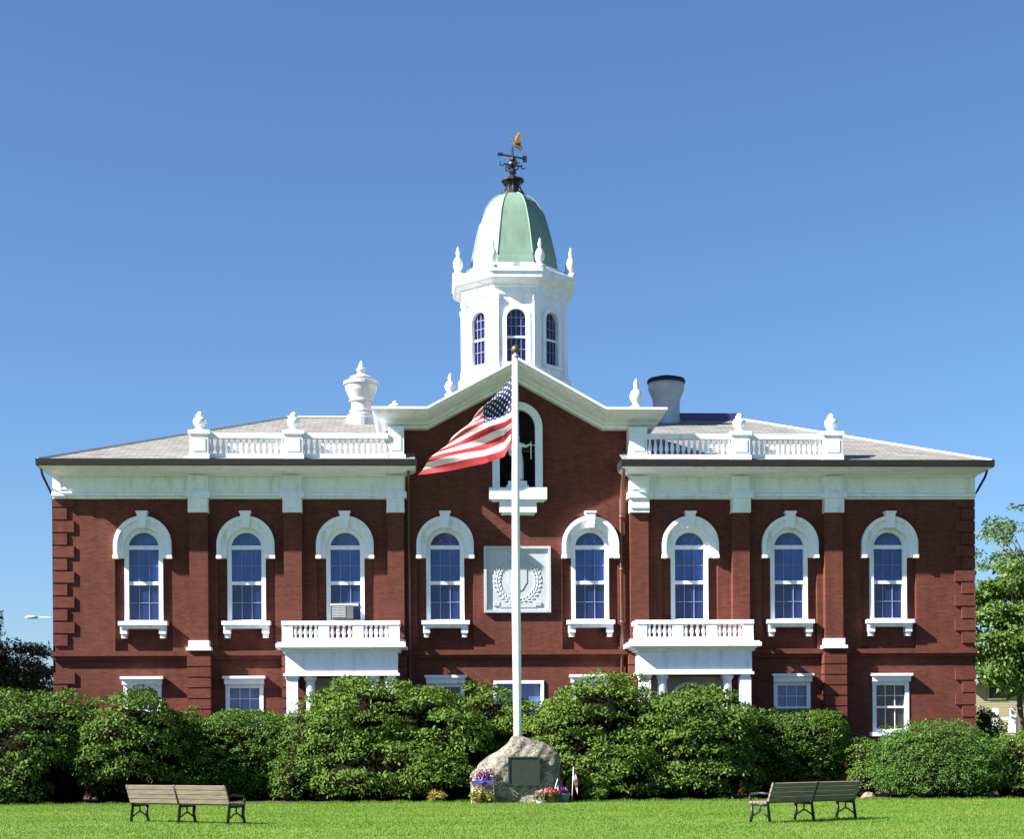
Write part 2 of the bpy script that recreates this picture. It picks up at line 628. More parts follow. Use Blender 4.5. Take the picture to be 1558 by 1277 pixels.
# ------------------------------------------------------------------ town hall
HALL = empty('town_hall', ROOT, YAW)
tag(HALL, 'two storey red brick town hall with white trim, arched windows and green domed cupola', 'building')

xL = PX(84, 900)
xR = PX(1480.5, 900)
XW = [PX(p, 890) for p in (218.5, 375, 525.5, 677.5, 898, 1049.5, 1201, 1352)]
XG = [PX(p, 1045) for p in (217, 372, 678, 898, 1205, 1355)]
HAS_SILL = (0, 1, 3, 4, 6, 7)
xN = PX(787, 690)
xD = PX(789, 1045)
gx0, gx1 = PX(600, 640), PX(973, 640)
xA = PX(785.5, 560)
zS, zP = 9.475, 9.40
AX = 0.0

# wall face with every opening cut through it
outline = [(xL, 0), (xR, 0), (xR, 12.3), (gx1, 12.3), (gx1, 14.2), (PX(921, 640), 14.2), (xA, 15.95), (PX(650, 640), 14.2), (gx0, 14.2), (gx0, 12.3), (xL, 12.3)]


def panel_hole(x):
    hw = 1.07
    p = [(x - hw, 5.5), (x + hw, 5.5), (x + hw, 8.99)]
    p += [(x + 0.73, 8.99)]
    p += [(x + 0.73 * cos(pi * k / 16), zP + 0.73 * sin(pi * k / 16)) for k in range(17)]
    p += [(x - 0.73, 8.99), (x - hw, 8.99)]
    return p


holes = [panel_hole(x) for x in XW]
holes += [rect(x - 0.7, x + 0.7, 2.25, 4.25) for x in XG]
holes.append(rect(xD - 0.95, xD + 0.95, 1.0, 4.3))
holes.append(arch(xN, 11.62, 13.95, 0.72))
wall = MB()
wall.shape([outline] + holes, 0.0, 0.35)
for x in XW:
    wall.shape([rect(x - 1.2, x + 1.2, 5.4, 10.3), arch(x, 6.5, zP, 0.64)], 0.15, 0.42)
wall.box(xL, xL + 0.35, 0.35, 17.5, 0, 12.3)
wall.box(xR - 0.35, xR, 0.35, 17.5, 0, 12.3)
wall.box(xL + 0.35, xR - 0.35, 17.15, 17.5, 0, 12.3)
wall.box(gx0, gx0 + 0.35, 0.36, 9, 12.2, 14.2)
wall.box(gx1 - 0.35, gx1, 0.36, 9, 12.2, 14.2)
wall.build('wall', M['brick'], HALL)

# near-black box standing in for the dark rooms behind the openings
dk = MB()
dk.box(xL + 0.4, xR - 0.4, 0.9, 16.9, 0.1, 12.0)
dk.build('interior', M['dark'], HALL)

# corner quoins
for x0, s in ((xL, 1), (xR, -1)):
    z = 0.0
    k = 0
    while z < 11.1:
        h = 0.475
        L_ = 0.72 if k % 2 else 0.46
        if not (5.1 < z + h and z < 5.55):
            a, b = x0 - 0.07 * s, x0 + L_ * s
            MB().box(a, b, -0.07, 0.6 if k % 2 else 0.85, z, z + h - 0.06).build('quoin', M['brick_trim'], HALL)
        z += h
        k += 1

# belt course, broken by the porticos
b = MB()
for x0, x1 in ((xL - 0.1, PX(434, 995)), (PX(604, 995), PX(973, 995)), (PX(1142, 995), xR + 0.1)):
    b.box(x0, x1, -0.2, -0.002, 5.30, 5.47)
    b.box(x0, x1, -0.13, -0.003, 5.17, 5.30)
b.build('belt_course', M['brick_trim'], HALL)
b = MB()
b.box(xL - 0.12, xR + 0.12, -0.2, -0.004, 0, 0.9)
b.build('plinth', M['brick_trim'], HALL)

# pilasters
PIL = [(290, 318), (433, 460), (590, 615), (957.5, 985), (1112, 1138), (1252, 1279)]
for k, (p0, p1) in enumerate(PIL):
    x0, x1 = PX(p0, 850), PX(p1, 850)
    m = MB()
    m.box(x0, x1, -0.36, -0.001, 5.85, 10.7)
    o = m.build('pilaster', M['brick'], HALL)
    c = MB()
    c.box(x0 - 0.04, x1 + 0.04, -0.47, -0.002, 5.6, 5.86)
    c.box(x0 - 0.12, x1 + 0.12, -0.57, -0.003, 5.48, 5.6)
    c.build('cap_stone', M['white'], o)
    r = MB()
    z = 0.9
    while z < 5.3:
        h = min(0.40, 5.48 - z)
        r.box(x0 - 0.09, x1 + 0.09, -0.53, -0.004, z, z + h - 0.05)
        r.box(x0 - 0.05, x1 + 0.05, -0.47, -0.005, z + h - 0.05, z + h)
        z += h
    r.build('rusticated_base', M['brick_trim'], o)
    c = MB()
    c.box(x0 - 0.03, x1 + 0.03, -0.50, -0.006, 10.66, 10.82)
    c.box(x0 - 0.02, x1 + 0.02, -0.55, -0.007, 10.82, 11.2)
    c.box(x0 - 0.11, x1 + 0.11, -0.62, -0.008, 11.2, 11.42)
    c.box(x0 - 0.02, x1 + 0.02, -0.44, -0.009, 11.42, 12.04)
    c.box(x0 + 0.1, x1 - 0.1, -0.475, -0.435, 11.55, 11.95)
    c.build('capital', M['white'], o)

# main cornice, gutter and frieze of each wing
PROF = [(0.0, 11.21), (0.2, 11.21), (0.2, 11.28), (0.3, 11.30), (0.3, 11.40), (0.2, 11.44), (0.2, 12.03), (0.32, 12.05), (0.32, 12.10), (0.5, 12.11), (0.75, 12.13),
        (1.05, 12.16), (1.3, 12.2), (1.42, 12.24), (1.5, 12.25), (1.5, 12.31), (0.0, 12.31)]
GUT = [(1.4, 12.28), (1.58, 12.22), (1.64, 12.24), (1.66, 12.47), (1.36, 12.5)]
xe0, xe1 = PX(614, 750), PX(959, 750)
K = 0.2
K2 = 0.32
PATH_L = [(xL, 17.5, -K, 0), (xL, 0, -K, -1), (xe0, 0, K2, -1), (xe0, 0.0, K2, 0)]
PATH_R = [(xe1, 0.0, -K2, 0), (xe1, 0, -K2, -1), (xR, 0, K, -1), (xR, 17.5, K, 0)]
for pa in (PATH_L, PATH_R):
    o = MB().sweep(PROF, pa).build('cornice', M['white'], HALL)
    MB().sweep(GUT, pa, True).build('gutter', M['gutter'], o)
    fr = MB()                     # sunk panels are marked out by thin raised mouldings
    xs = sorted([a for a in (pa[1][0], pa[2][0])] + [PX(v, 740) for pr in PIL for v in pr])
    lo, hi = min(pa[1][0], pa[2][0]), max(pa[1][0], pa[2][0])
    xs = [x for x in xs if lo - 0.01 <= x <= hi + 0.01]
    for a, c in zip(xs[:-1], xs[1:]):
        if c - a < 1.5:
            continue
        a2, c2 = a + 0.22, c - 0.22
        for (u0, u1, w0, w1) in ((a2, c2, 11.55, 11.60), (a2, c2, 11.93, 11.98), (a2, a2 + 0.05, 11.60, 11.93), (c2 - 0.05, c2, 11.60, 11.93)):
            fr.box(u0, u1, -0.235, -0.195, w0, w1)
    fr.build('frieze_panel', M['white'], o)

# main hip roof
rx0 = PX(437, 637, 8.0)
rx1 = PX(1122, 637, 8.0)
zr = 15.86
ex0, ex1 = xL - K * 1.45, xR + K * 1.45
r = MB()
sl_ = (zr - 12.46) / 9.45
n0_, n1_ = xe0 + K2 * 1.4, xe1 - K2 * 1.4            # the eave stops either side of the gable
zw_ = 12.46 + sl_ * 1.62
r.v = [(ex0, -1.45, 12.46), (n0_, -1.45, 12.46), (n0_, 0.17, zw_), (n1_, 0.17, zw_), (n1_, -1.45, 12.46), (ex1, -1.45, 12.46),
       (ex1, 17.9, 12.46), (ex0, 17.9, 12.46), (rx0, 8, zr), (rx1, 8, zr)]
r.f = [(0, 1, 2, 8), (2, 3, 9, 8), (3, 4, 5, 9), (5, 6, 9), (6, 7, 8, 9), (7, 0, 8)]
rf = r.build('roof', M['slate'], HALL)
r = MB()
r.box(PX(1003, 640, 7.7), rx1 - 0.1, 7.6, 8.4, 15.7, zr + 0.18)  # plain navy strip along the right part of the ridge
r.build('ridge_strip', M['ridge'], rf)
r = MB()
r.tube([(ex0, -1.45, 12.48), (rx0, 8, zr + 0.02)], 0.06, n=6)
r.tube([(ex1, -1.45, 12.48), (rx1, 8, zr + 0.02)], 0.06, n=6)
r.tube([(rx0, 8, zr + 0.02), (rx1, 8, zr + 0.02)], 0.07, n=6)
r.build('hip_ridge', M['lead'], rf)

# gable cornice: one profile run along the two returns and two rakes
GP = [(0.0, 1.7), (0.09, 1.7), (0.11, 1.58), (0.2, 1.4), (0.29, 1.1), (0.36, 0.75), (0.41, 0.62), (0.44, 0.62), (0.47, 0.45), (0.56, 0.36), (0.575, -0.1)]
kx0, kx1 = PX(650, 620, -1.3), PX(921, 620, -1.3)
zk, za = zc(619, -1.7), zc(544, -1.7)
wx0, wx1 = PX(588, 640), PX(986, 640)


def gable_line(t, e):
    return [(wx0 - 0.3 * e, zk - t), (kx0, zk - t), (xA, za - t * 1.03), (kx1, zk - t), (wx1 + 0.3 * e, zk - t)]


gc = MB()
rows = []
for t, o_ in GP:
    rows.append([(x, -o_, z) for x, z in gable_line(t, max(o_, 0.0))])
for row in rows:
    gc.v += row
for j in range(len(rows) - 1):
    for i in range(4):
        gc.f.append((j * 5 + i, j * 5 + i + 1, (j + 1) * 5 + i + 1, (j + 1) * 5 + i))
# returns run back along both flanks of the gable block
for side in (0, 4):
    n0 = len(gc.v)
    for row in rows:
        x, y, z = row[side]
        gc.v += [(x, y, z), (x, 9.0, z)]
    for j in range(len(rows) - 1):
        gc.f.append((n0 + 2 * j, n0 + 2 * j + 1, n0 + 2 * j + 3, n0 + 2 * j + 2))
gco = gc.build('gable_cornice', M['white'], HALL)
gr = MB()
top = gable_line(0, 1.7)
low = gable_line(0.25, 0.75)
v = [(x, -1.69, z + 0.004) for x, z in top] + [(x, 14.5, z + 0.004) for x, z in top]
gr.add(v, [(i, i + 1, i + 6, i + 5) for i in range(4)])
gr.build('gable_roof', M['slate'], gco, fix=False)
bk = MB()
bk.add([(x, 14.4, z) for x, z in top] + [(wx0, 14.4, 12.3), (wx1, 14.4, 12.3)], [(0, 1, 2, 3, 4, 6, 5)])
bk.build('gable_back', M['white'], gco, fix=False)


# small white roof finials
def finial_profile(h, r):
    return [(r, 0), (r, h * 0.08), (r * 0.62, h * 0.12), (r * 0.55, h * 0.2), (r * 0.95, h * 0.32), (r * 1.0, h * 0.45), (r * 0.75, h * 0.58),
            (r * 0.3, h * 0.68), (r * 0.42, h * 0.78), (r * 0.3, h * 0.9), (0.01, h)]


for px, y0, y1, r_, yl in ((685, 599, 569, 0.2, -1.1), (601, 620, 611, 0.24, -1.1), (968, 619, 577, 0.24, -1.1)):
    x, z0 = P(px, y0, yl)
    z1 = P(px, y1, yl)[1]
    MB().lathe(finial_profile(z1 - z0 + 0.12, r_), (x, yl, z0 - 0.1), 12).build('finial', M['white'], HALL, True)

# parapet pedestals and balustrades
PED = [(290, 318), (433, 461), (1112, 1139), (1251, 1279)]
for p0, p1 in PED:
    x0, x1 = PX(p0, 670, -1.0), PX(p1, 670, -1.0)
    xm = (x0 + x1) / 2
    m = MB()
    m.box(x0 - 0.05, x1 + 0.05, -1.3, -0.6, 12.46, 12.7)
    m.box(x0, x1, -1.26, -0.64, 12.7, 13.45)
    m.box(x0 + 0.1, x1 - 0.1, -1.285, -1.26, 12.82, 13.3)
    m.box(x0 - 0.06, x1 + 0.06, -1.32, -0.58, 13.45, 13.6)
    o = m.build('parapet_pedestal', M['white'], HALL)
    MB().lathe([(0.27, 0), (0.27, 0.06), (0.15, 0.1), (0.14, 0.16), (0.21, 0.24), (0.25, 0.34), (0.25, 0.42), (0.2, 0.5), (0.13, 0.55), (0.15, 0.6), (0.1, 0.68), (0.02, 0.74)], (xm, -0.95, 13.59), 14).build('finial', M['white'], o, True)
for p0, p1 in ((590.5, 614.5), (957.5, 984.5)):
    x0, x1 = PX(p0, 670, -0.9), PX(p1, 670, -0.9)
    m = MB()
    m.box(x0 - 0.06, x1 + 0.06, -1.04, 0.2, 12.4, 12.75)
    m.box(x0, x1, -0.98, 0.2, 12.75, 13.8)
    m.box(x0 + 0.1, x1 - 0.1, -1.0, -0.98, 12.9, 13.65)
    m.build('parapet_pedestal', M['white'], HALL)
BALP = [(0.035, 0), (0.035, 0.05), (0.05, 0.07), (0.08, 0.2), (0.07, 0.3), (0.04, 0.45), (0.045, 0.5), (0.035, 0.58)]
for p0, p1 in ((318, 433), (461, 590.5), (984.5, 1112), (1139, 1251)):
    x0, x1 = PX(p0, 675, -0.95), PX(p1, 675, -0.95)
    m = MB()
    m.box(x0, x1, -1.05, -0.85, 12.56, 12.76)
    m.box(x0, x1, -1.07, -0.83, 13.34, 13.53)
    n = int((x1 - x0) / 0.2)
    for k in range(n):
        m.lathe(BALP, (x0 + (k + 0.5) * (x1 - x0) / n, -0.95, 12.76), 6)
    m.build('balustrade', M['white'], HALL)

# roof ventilators
x, z0 = P(550, 640, 7.0)
k = 2600 / 72.0
vx = [(0.66, -0.9), (0.66, 0.05), (0.6, 0.08), (0.6, 0.2), (0.5, 0.24), (0.46, 0.3), (0.5, 0.33), (0.5, 0.4), (0.44, 0.43), (0.42, 0.6), (0.44, 0.74), (0.52, 0.78), (0.52, 0.84), (0.47, 0.87), (0.56, 1.05), (0.64, 1.22),
      (0.68, 1.4), (0.68, 1.46), (0.75, 1.48), (0.75, 1.6), (0.7, 1.63), (0.4, 1.66)]
o = MB().lathe(vx, (x, 7.0, z0), 28).build('ventilator', M['urn'], HALL, False)
MB().lathe([(0.36, 1.6), (0.36, 1.72), (0.48, 1.74), (0.48, 1.8), (0.4, 1.84), (0.24, 1.9), (0.15, 1.96), (0.15, 2.04), (0.21, 2.08), (0.21, 2.14), (0.15, 2.2), (0.1, 2.34), (0.02, 2.5)], (x, 7.0, z0), 24).build('lid', M['urn'], o, False)
x, z0 = P(1014, 640, 7.6)
o = MB().lathe([(0.6, -0.9), (0.6, 0.0), (0.57, 0.06), (0.57, 0.7), (0.6, 0.9), (0.7, 1.15), (0.77, 1.3), (0.77, 1.62)], (x, 7.6, z0), 32).build('ventilator', M['zinc'], HALL, True)
MB().lathe([(0.81, 1.58), (0.82, 1.68), (0.76, 1.76), (0.4, 1.86), (0.05, 1.9)], (x, 7.6, z0), 32).build('lid', M['gutter'], o, True)


# ------------------------------------------------------------------ upper windows
def window_meshes():
    fr = MB()
    fr.shape([arch(0, 6.6, zP, 0.72), arch(0, 6.66, zP, 0.56)], -0.02, 0.2)
    fr.box(-0.56, 0.56, 0.0, 0.19, zP - 0.075, zP + 0.075)
    fr.box(-0.56, 0.56, 0.04, 0.19, 7.99, 8.12)
    d = 0.013
    gb = MB()
    for x in (-0.187, 0.187):
        gb.box(x - d, x + d, 0.1, 0.139, 8.12, zP - 0.075)
        gb.box(x - d, x + d, 0.115, 0.144, 6.66, 7.99)
    gb.box(-0.56, 0.56, 0.102, 0.138, 8.70, 8.726)
    gb.box(-0.56, 0.56, 0.117, 0.143, 7.31, 7.334)
    for a in (60, 120):
        c, s_ = cos(radians(a)), sin(radians(a))
        gb.tube([(0.1 * c, 0.13, zP + 0.05), (0.56 * c, 0.13, zP + 0.56 * s_)], 0.014, n=4)
    gb.tube([(0.27 * cos(pi * k / 8), 0.13, zP + 0.04 + 0.27 * sin(pi * k / 8)) for k in range(9)], 0.014, n=4)
    up, lo, fan = MB(), MB(), MB()
    up.box(-0.57, 0.57, 0.14, 0.16, 8.05, zP)
    lo.box(-0.57, 0.57, 0.145, 0.165, 6.62, 8.05)
    fan.shape([[(0.57 * cos(pi * k / 16), zP + 0.57 * sin(pi * k / 16)) for k in range(17)]], 0.14, 0.16)
    hd = MB()
    n = 24
    out = [(-1.07, 8.98)] + [(1.07 * cos(pi - pi * k / n), zS + 1.07 * sin(pi - pi * k / n)) for k in range(n + 1)] + [(1.07, 8.98)]
    inn = [(0.725, 8.98)] + [(0.725 * cos(pi * k / n), zP + 0.725 * sin(pi * k / n)) for k in range(n + 1)] + [(-0.725, 8.98)]
    hd.shape([out + inn], -0.26, 0.25)
    out2 = [(-1.08, 9.0)] + [(1.085 * cos(pi - pi * k / n), zS + 1.085 * sin(pi - pi * k / n)) for k in range(n + 1)] + [(1.08, 9.0)]
    inn2 = [(0.93, 9.0)] + [(0.93 * cos(pi * k / n), zS + 0.93 * sin(pi * k / n)) for k in range(n + 1)] + [(-0.93, 9.0)]
    hd.shape([out2 + inn2], -0.34, -0.25)
    hd.box(-1.1, -0.90, -0.37, -0.1, 8.95, 9.08)
    hd.box(0.90, 1.1, -0.37, -0.1, 8.95, 9.08)
    hd.v_key = None
    ks = MB()
    ks.shape([[(-0.13, 10.1), (0.13, 10.1), (0.19, 10.66), (-0.19, 10.66)]], -0.44, -0.1)
    ks.box(-0.22, 0.22, -0.47, -0.1, 10.66, 10.73)
    si = MB()
    si.box(-0.91, 0.91, -0.38, 0.12, 6.45, 6.60)
    si.box(-0.85, 0.85, -0.31, 0.11, 6.32, 6.45)
    for x in (-0.72, 0.72):
        si.box(x - 0.13, x + 0.13, -0.28, 0.1, 6.13, 6.32)
        si.box(x - 0.10, x + 0.10, -0.21, 0.1, 5.97, 6.13)
    return (fr.mesh('window_frame', M['white']), up.mesh('upper_pane', M['glass_up']), lo.mesh('lower_pane', M['glass_low']),
            fan.mesh('fanlight', M['glass_up']), hd.mesh('hood', M['stone']), ks.mesh('keystone', M['white']), si.mesh('sill', M['white']), gb.mesh('glazing_bars', M['bars']))


WM = window_meshes()
for k, x in enumerate(XW):
    w = link('window', WM[0], HALL, (x, 0.06, 0))
    for nm, me in (('upper_pane', WM[1]), ('lower_pane', WM[2]), ('fanlight', WM[3]), ('hood', WM[4]), ('keystone', WM[5]), ('glazing_bars', WM[7])):
        link(nm, me, w)
    if k in HAS_SILL:
        link('sill', WM[6], w)
    else:
        ms = MB()
        ms.box(-0.9, 0.9, -0.1, 0.12, 6.45, 6.60)
        ms.build('sill', M['white'], w)

# air conditioner in the window above the left portico
ac_x = XW[2]
acw = HALL.matrix_basis @ Vector((ac_x - 0.08, 0, 6.66))
AC = empty('air_conditioner', acw, YAW)
tag(AC, 'grey air conditioner standing in the upper window above the left white portico', 'air conditioner')
m = MB()
m.box(-0.44, 0.38, -0.32, 0.13, 0.02, 0.52)
bx = m.build('casing', M['ac'], AC)
m = MB()
for k in range(7):
    m.box(-0.4, 0.1, -0.335, -0.322, 0.07 + k * 0.06, 0.105 + k * 0.06)
m.build('grille', M['lead'], AC)
m = MB()
m.box(-0.55, 0.56, -0.01, 0.135, 0.53, 0.6)
m.build('mounting_rail', M['white'], AC)


# ------------------------------------------------------------------ ground floor windows
def ground_window_meshes():
    fr = MB()
    fr.shape([rect(-0.71, 0.71, 2.26, 4.24), rect(-0.56, 0.56, 2.4, 4.08)], -0.03, 0.2)
    fr.box(-0.56, 0.56, 0.04, 0.19, 3.2, 3.28)
    for x in (-0.187, 0.187):
        fr.box(x - 0.011, x + 0.011, 0.1, 0.19, 3.28, 4.08)
        fr.box(x - 0.011, x + 0.011, 0.101, 0.19, 2.4, 3.2)
    fr.box(-0.56, 0.56, 0.102, 0.188, 3.67, 3.69)
    pa = MB()
    pa.box(-0.57, 0.57, 0.14, 0.16, 2.38, 4.1)
    cp = MB()
    cp.box(-0.8, 0.8, -0.3, 0.1, 4.43, 4.53)
    cp.box(-0.74, 0.74, -0.2, 0.1, 4.22, 4.43)
    si = MB()
    si.box(-0.84, 0.84, -0.18, 0.1, 2.12, 2.27)
    return fr.mesh('ground_window_frame', M['white']), pa.mesh('pane', M['glass_ground']), cp.mesh('lintel', M['stone']), si.mesh('sill', M['white'])


GM = ground_window_meshes()
pd = GM[1].copy()
pd.materials[0] = M['glass_dark']
for k, x in enumerate(XG):
    w = link('window', GM[0], HALL, (x, 0, 0))
    link('pane', pd if k in (0, 2, 3, 5) else GM[1], w)
    link('lintel', GM[2], w)
    link('sill', GM[3], w)
m = MB()
m.shape([rect(xD - 0.96, xD + 0.96, 0.9, 4.32), rect(xD - 0.84, xD + 0.84, 1.0, 4.2)], -0.06, 0.2)
m.box(xD - 0.03, xD + 0.03, 0.02, 0.19, 1.0, 4.2)
m.box(xD - 0.84, xD + 0.84, 0.021, 0.19, 3.2, 3.3)
w = m.build('window', M['white'], HALL)
m = MB()
m.box(xD - 0.85, xD + 0.85, 0.14, 0.16, 0.95, 4.25)
m.build('pane', M['glass_ground'], w)

# ------------------------------------------------------------------ niche
m = MB()
n = 22
zn = 13.95
m.shape([arch(xN, 11.5, zn, 0.94, n), arch(xN, 11.55, zn, 0.68, n)], -0.12, 0.1)
m.shape([arch(xN, 11.5, zn, 0.955, n), arch(xN, 11.52, zn, 0.86, n)], -0.17, -0.11)
nb = m.build('niche', M['white'], HALL)
m = MB()
m.box(xN - 1.09, xN + 1.09, -0.5, 0.0, 11.16, 11.6)
m.box(xN - 1.0, xN + 1.0, -0.42, -0.001, 11.1, 11.16)
m.box(xN - 0.70, xN + 0.70, -0.38, -0.002, 10.68, 11.1)
m.box(xN - 0.62, xN + 0.62, -0.3, -0.003, 10.6, 10.68)
m.build('niche_sill', M['white'], nb)
m = MB()
vv = []
for k in range(n + 1):
    a = pi * k / n
    vv.append((xN + 0.74 * cos(a), zn + 0.74 * sin(a)))
vv = [(xN + 0.74, 11.55)] + vv + [(xN - 0.74, 11.55)]
for (x, z) in vv:
    m.v += [(x, 0.1, z), (xN + (x - xN) * 0.8, 0.85, z)]
for k in range(len(vv) - 1):
    m.f.append((2 * k, 2 * k + 1, 2 * k + 3, 2 * k + 2))
m.f.append(tuple(2 * k + 1 for k in range(len(vv))))
m.f.append((0, 1, 2 * len(vv) - 1, 2 * len(vv) - 2))
m.build('niche_lining', M['dark'], nb)  # the recess's shade is painted in as a near-black lining

# carved relief panel
rx, rz = P(787, 882)
Z0, Z1 = zc(933), zc(832)
hx = 1.27
zmid = (Z0 + Z1) / 2
m = MB()
m.box(rx - hx + 0.08, rx + hx - 0.08, -0.06, -0.001, Z0 + 0.08, Z1 - 0.08)
m.shape([rect(rx - hx, rx + hx, Z0, Z1), rect(rx - hx + 0.1, rx + hx - 0.1, Z0 + 0.1, Z1 - 0.1)], -0.14, -0.001)
rp = m.build('relief_panel', M['relief'], HALL)
m = MB()


def leafbump(m, x, z, a, L_, w_):
    d = Vector((cos(a), 0, sin(a)))
    s_ = Vector((-sin(a), 0, cos(a)))
    c = Vector((x, -0.06, z))
    v = [c - d * L_, c + s_ * w_, c + d * L_, c - s_ * w_, c + Vector((0, -0.035, 0))]
    m.add(v, [(0, 1, 4), (1, 2, 4), (2, 3, 4), (3, 0, 4)])


for side in (-1, 1):
    for k in range(15):
        t = -0.5 * pi + 0.15 + (pi * 0.86) * k / 14
        x = rx + side * 0.78 * cos(t)
        z = zmid - 0.04 + 0.82 * sin(t)
        tang = math.atan2(cos(t), -side * sin(t))
        leafbump(m, x, z, tang, 0.13, 0.05)
        leafbump(m, x + side * 0.1 * cos(t), z + 0.1 * sin(t), tang - side * 0.6, 0.13, 0.05)
        leafbump(m, x - side * 0.1 * cos(t), z - 0.1 * sin(t), tang + side * 0.6, 0.13, 0.05)
m.build('laurel_wreath', M['relief'], rp)
m = MB()
m.shape([[(rx - 0.36, zmid + 0.4), (rx - 0.36, zmid - 0.1), (rx - 0.2, zmid - 0.38), (rx, zmid - 0.5), (rx + 0.2, zmid - 0.38), (rx + 0.36, zmid - 0.1), (rx + 0.36, zmid + 0.4)]], -0.08, -0.05)
m.box(rx - 0.7, rx + 0.7, -0.085, -0.05, Z0 + 0.2, Z0 + 0.34)
m.box(rx - 0.9, rx - 0.68, -0.10, -0.05, Z0 + 0.26, Z0 + 0.40)
m.box(rx + 0.68, rx + 0.9, -0.10, -0.05, Z0 + 0.26, Z0 + 0.40)
m.build('shield', M['relief'], rp)

# rain pipes
m = MB()
xp = PX(945, 850)
m.tube([(xp - 0.02, -1.2, 12.25), (xp, -0.9, 12.0), (xp + 0.02, -0.12, 11.5), (xp, -0.11, 11.2), (xp, -0.11, 0.3)], 0.06, n=8)
for z in (10.5, 8.5, 6.5, 4.5, 2.5):
    m.lathe([(0.085, 0), (0.085, 0.08)], (xp, -0.11, z), 8)
m.build('rain_pipe', M['pipe'], HALL, True)
m = MB()
xp = PX(623, 900)
m.tube([(xp, -1.0, 12.25), (xp, -0.8, 12.0), (xp, -0.11, 11.5), (xp, -0.11, 0.3)], 0.055, n=8)
m.build('rain_pipe', M['pipe'], HALL, True)
for xx_, s in ((xL, -1), (xR, 1)):
    m = MB()
    m.tube([(xx_ + s * 0.38, -0.75, 12.38), (xx_ + s * 0.3, -0.6, 12.0), (xx_ + s * 0.16, -0.1, 11.55), (xx_ + s * 0.14, 0.4, 11.3), (xx_ + s * 0.14, 0.45, 0.3)], 0.045, n=8)
    m.build('rain_pipe', M['gutter'], HALL, True)


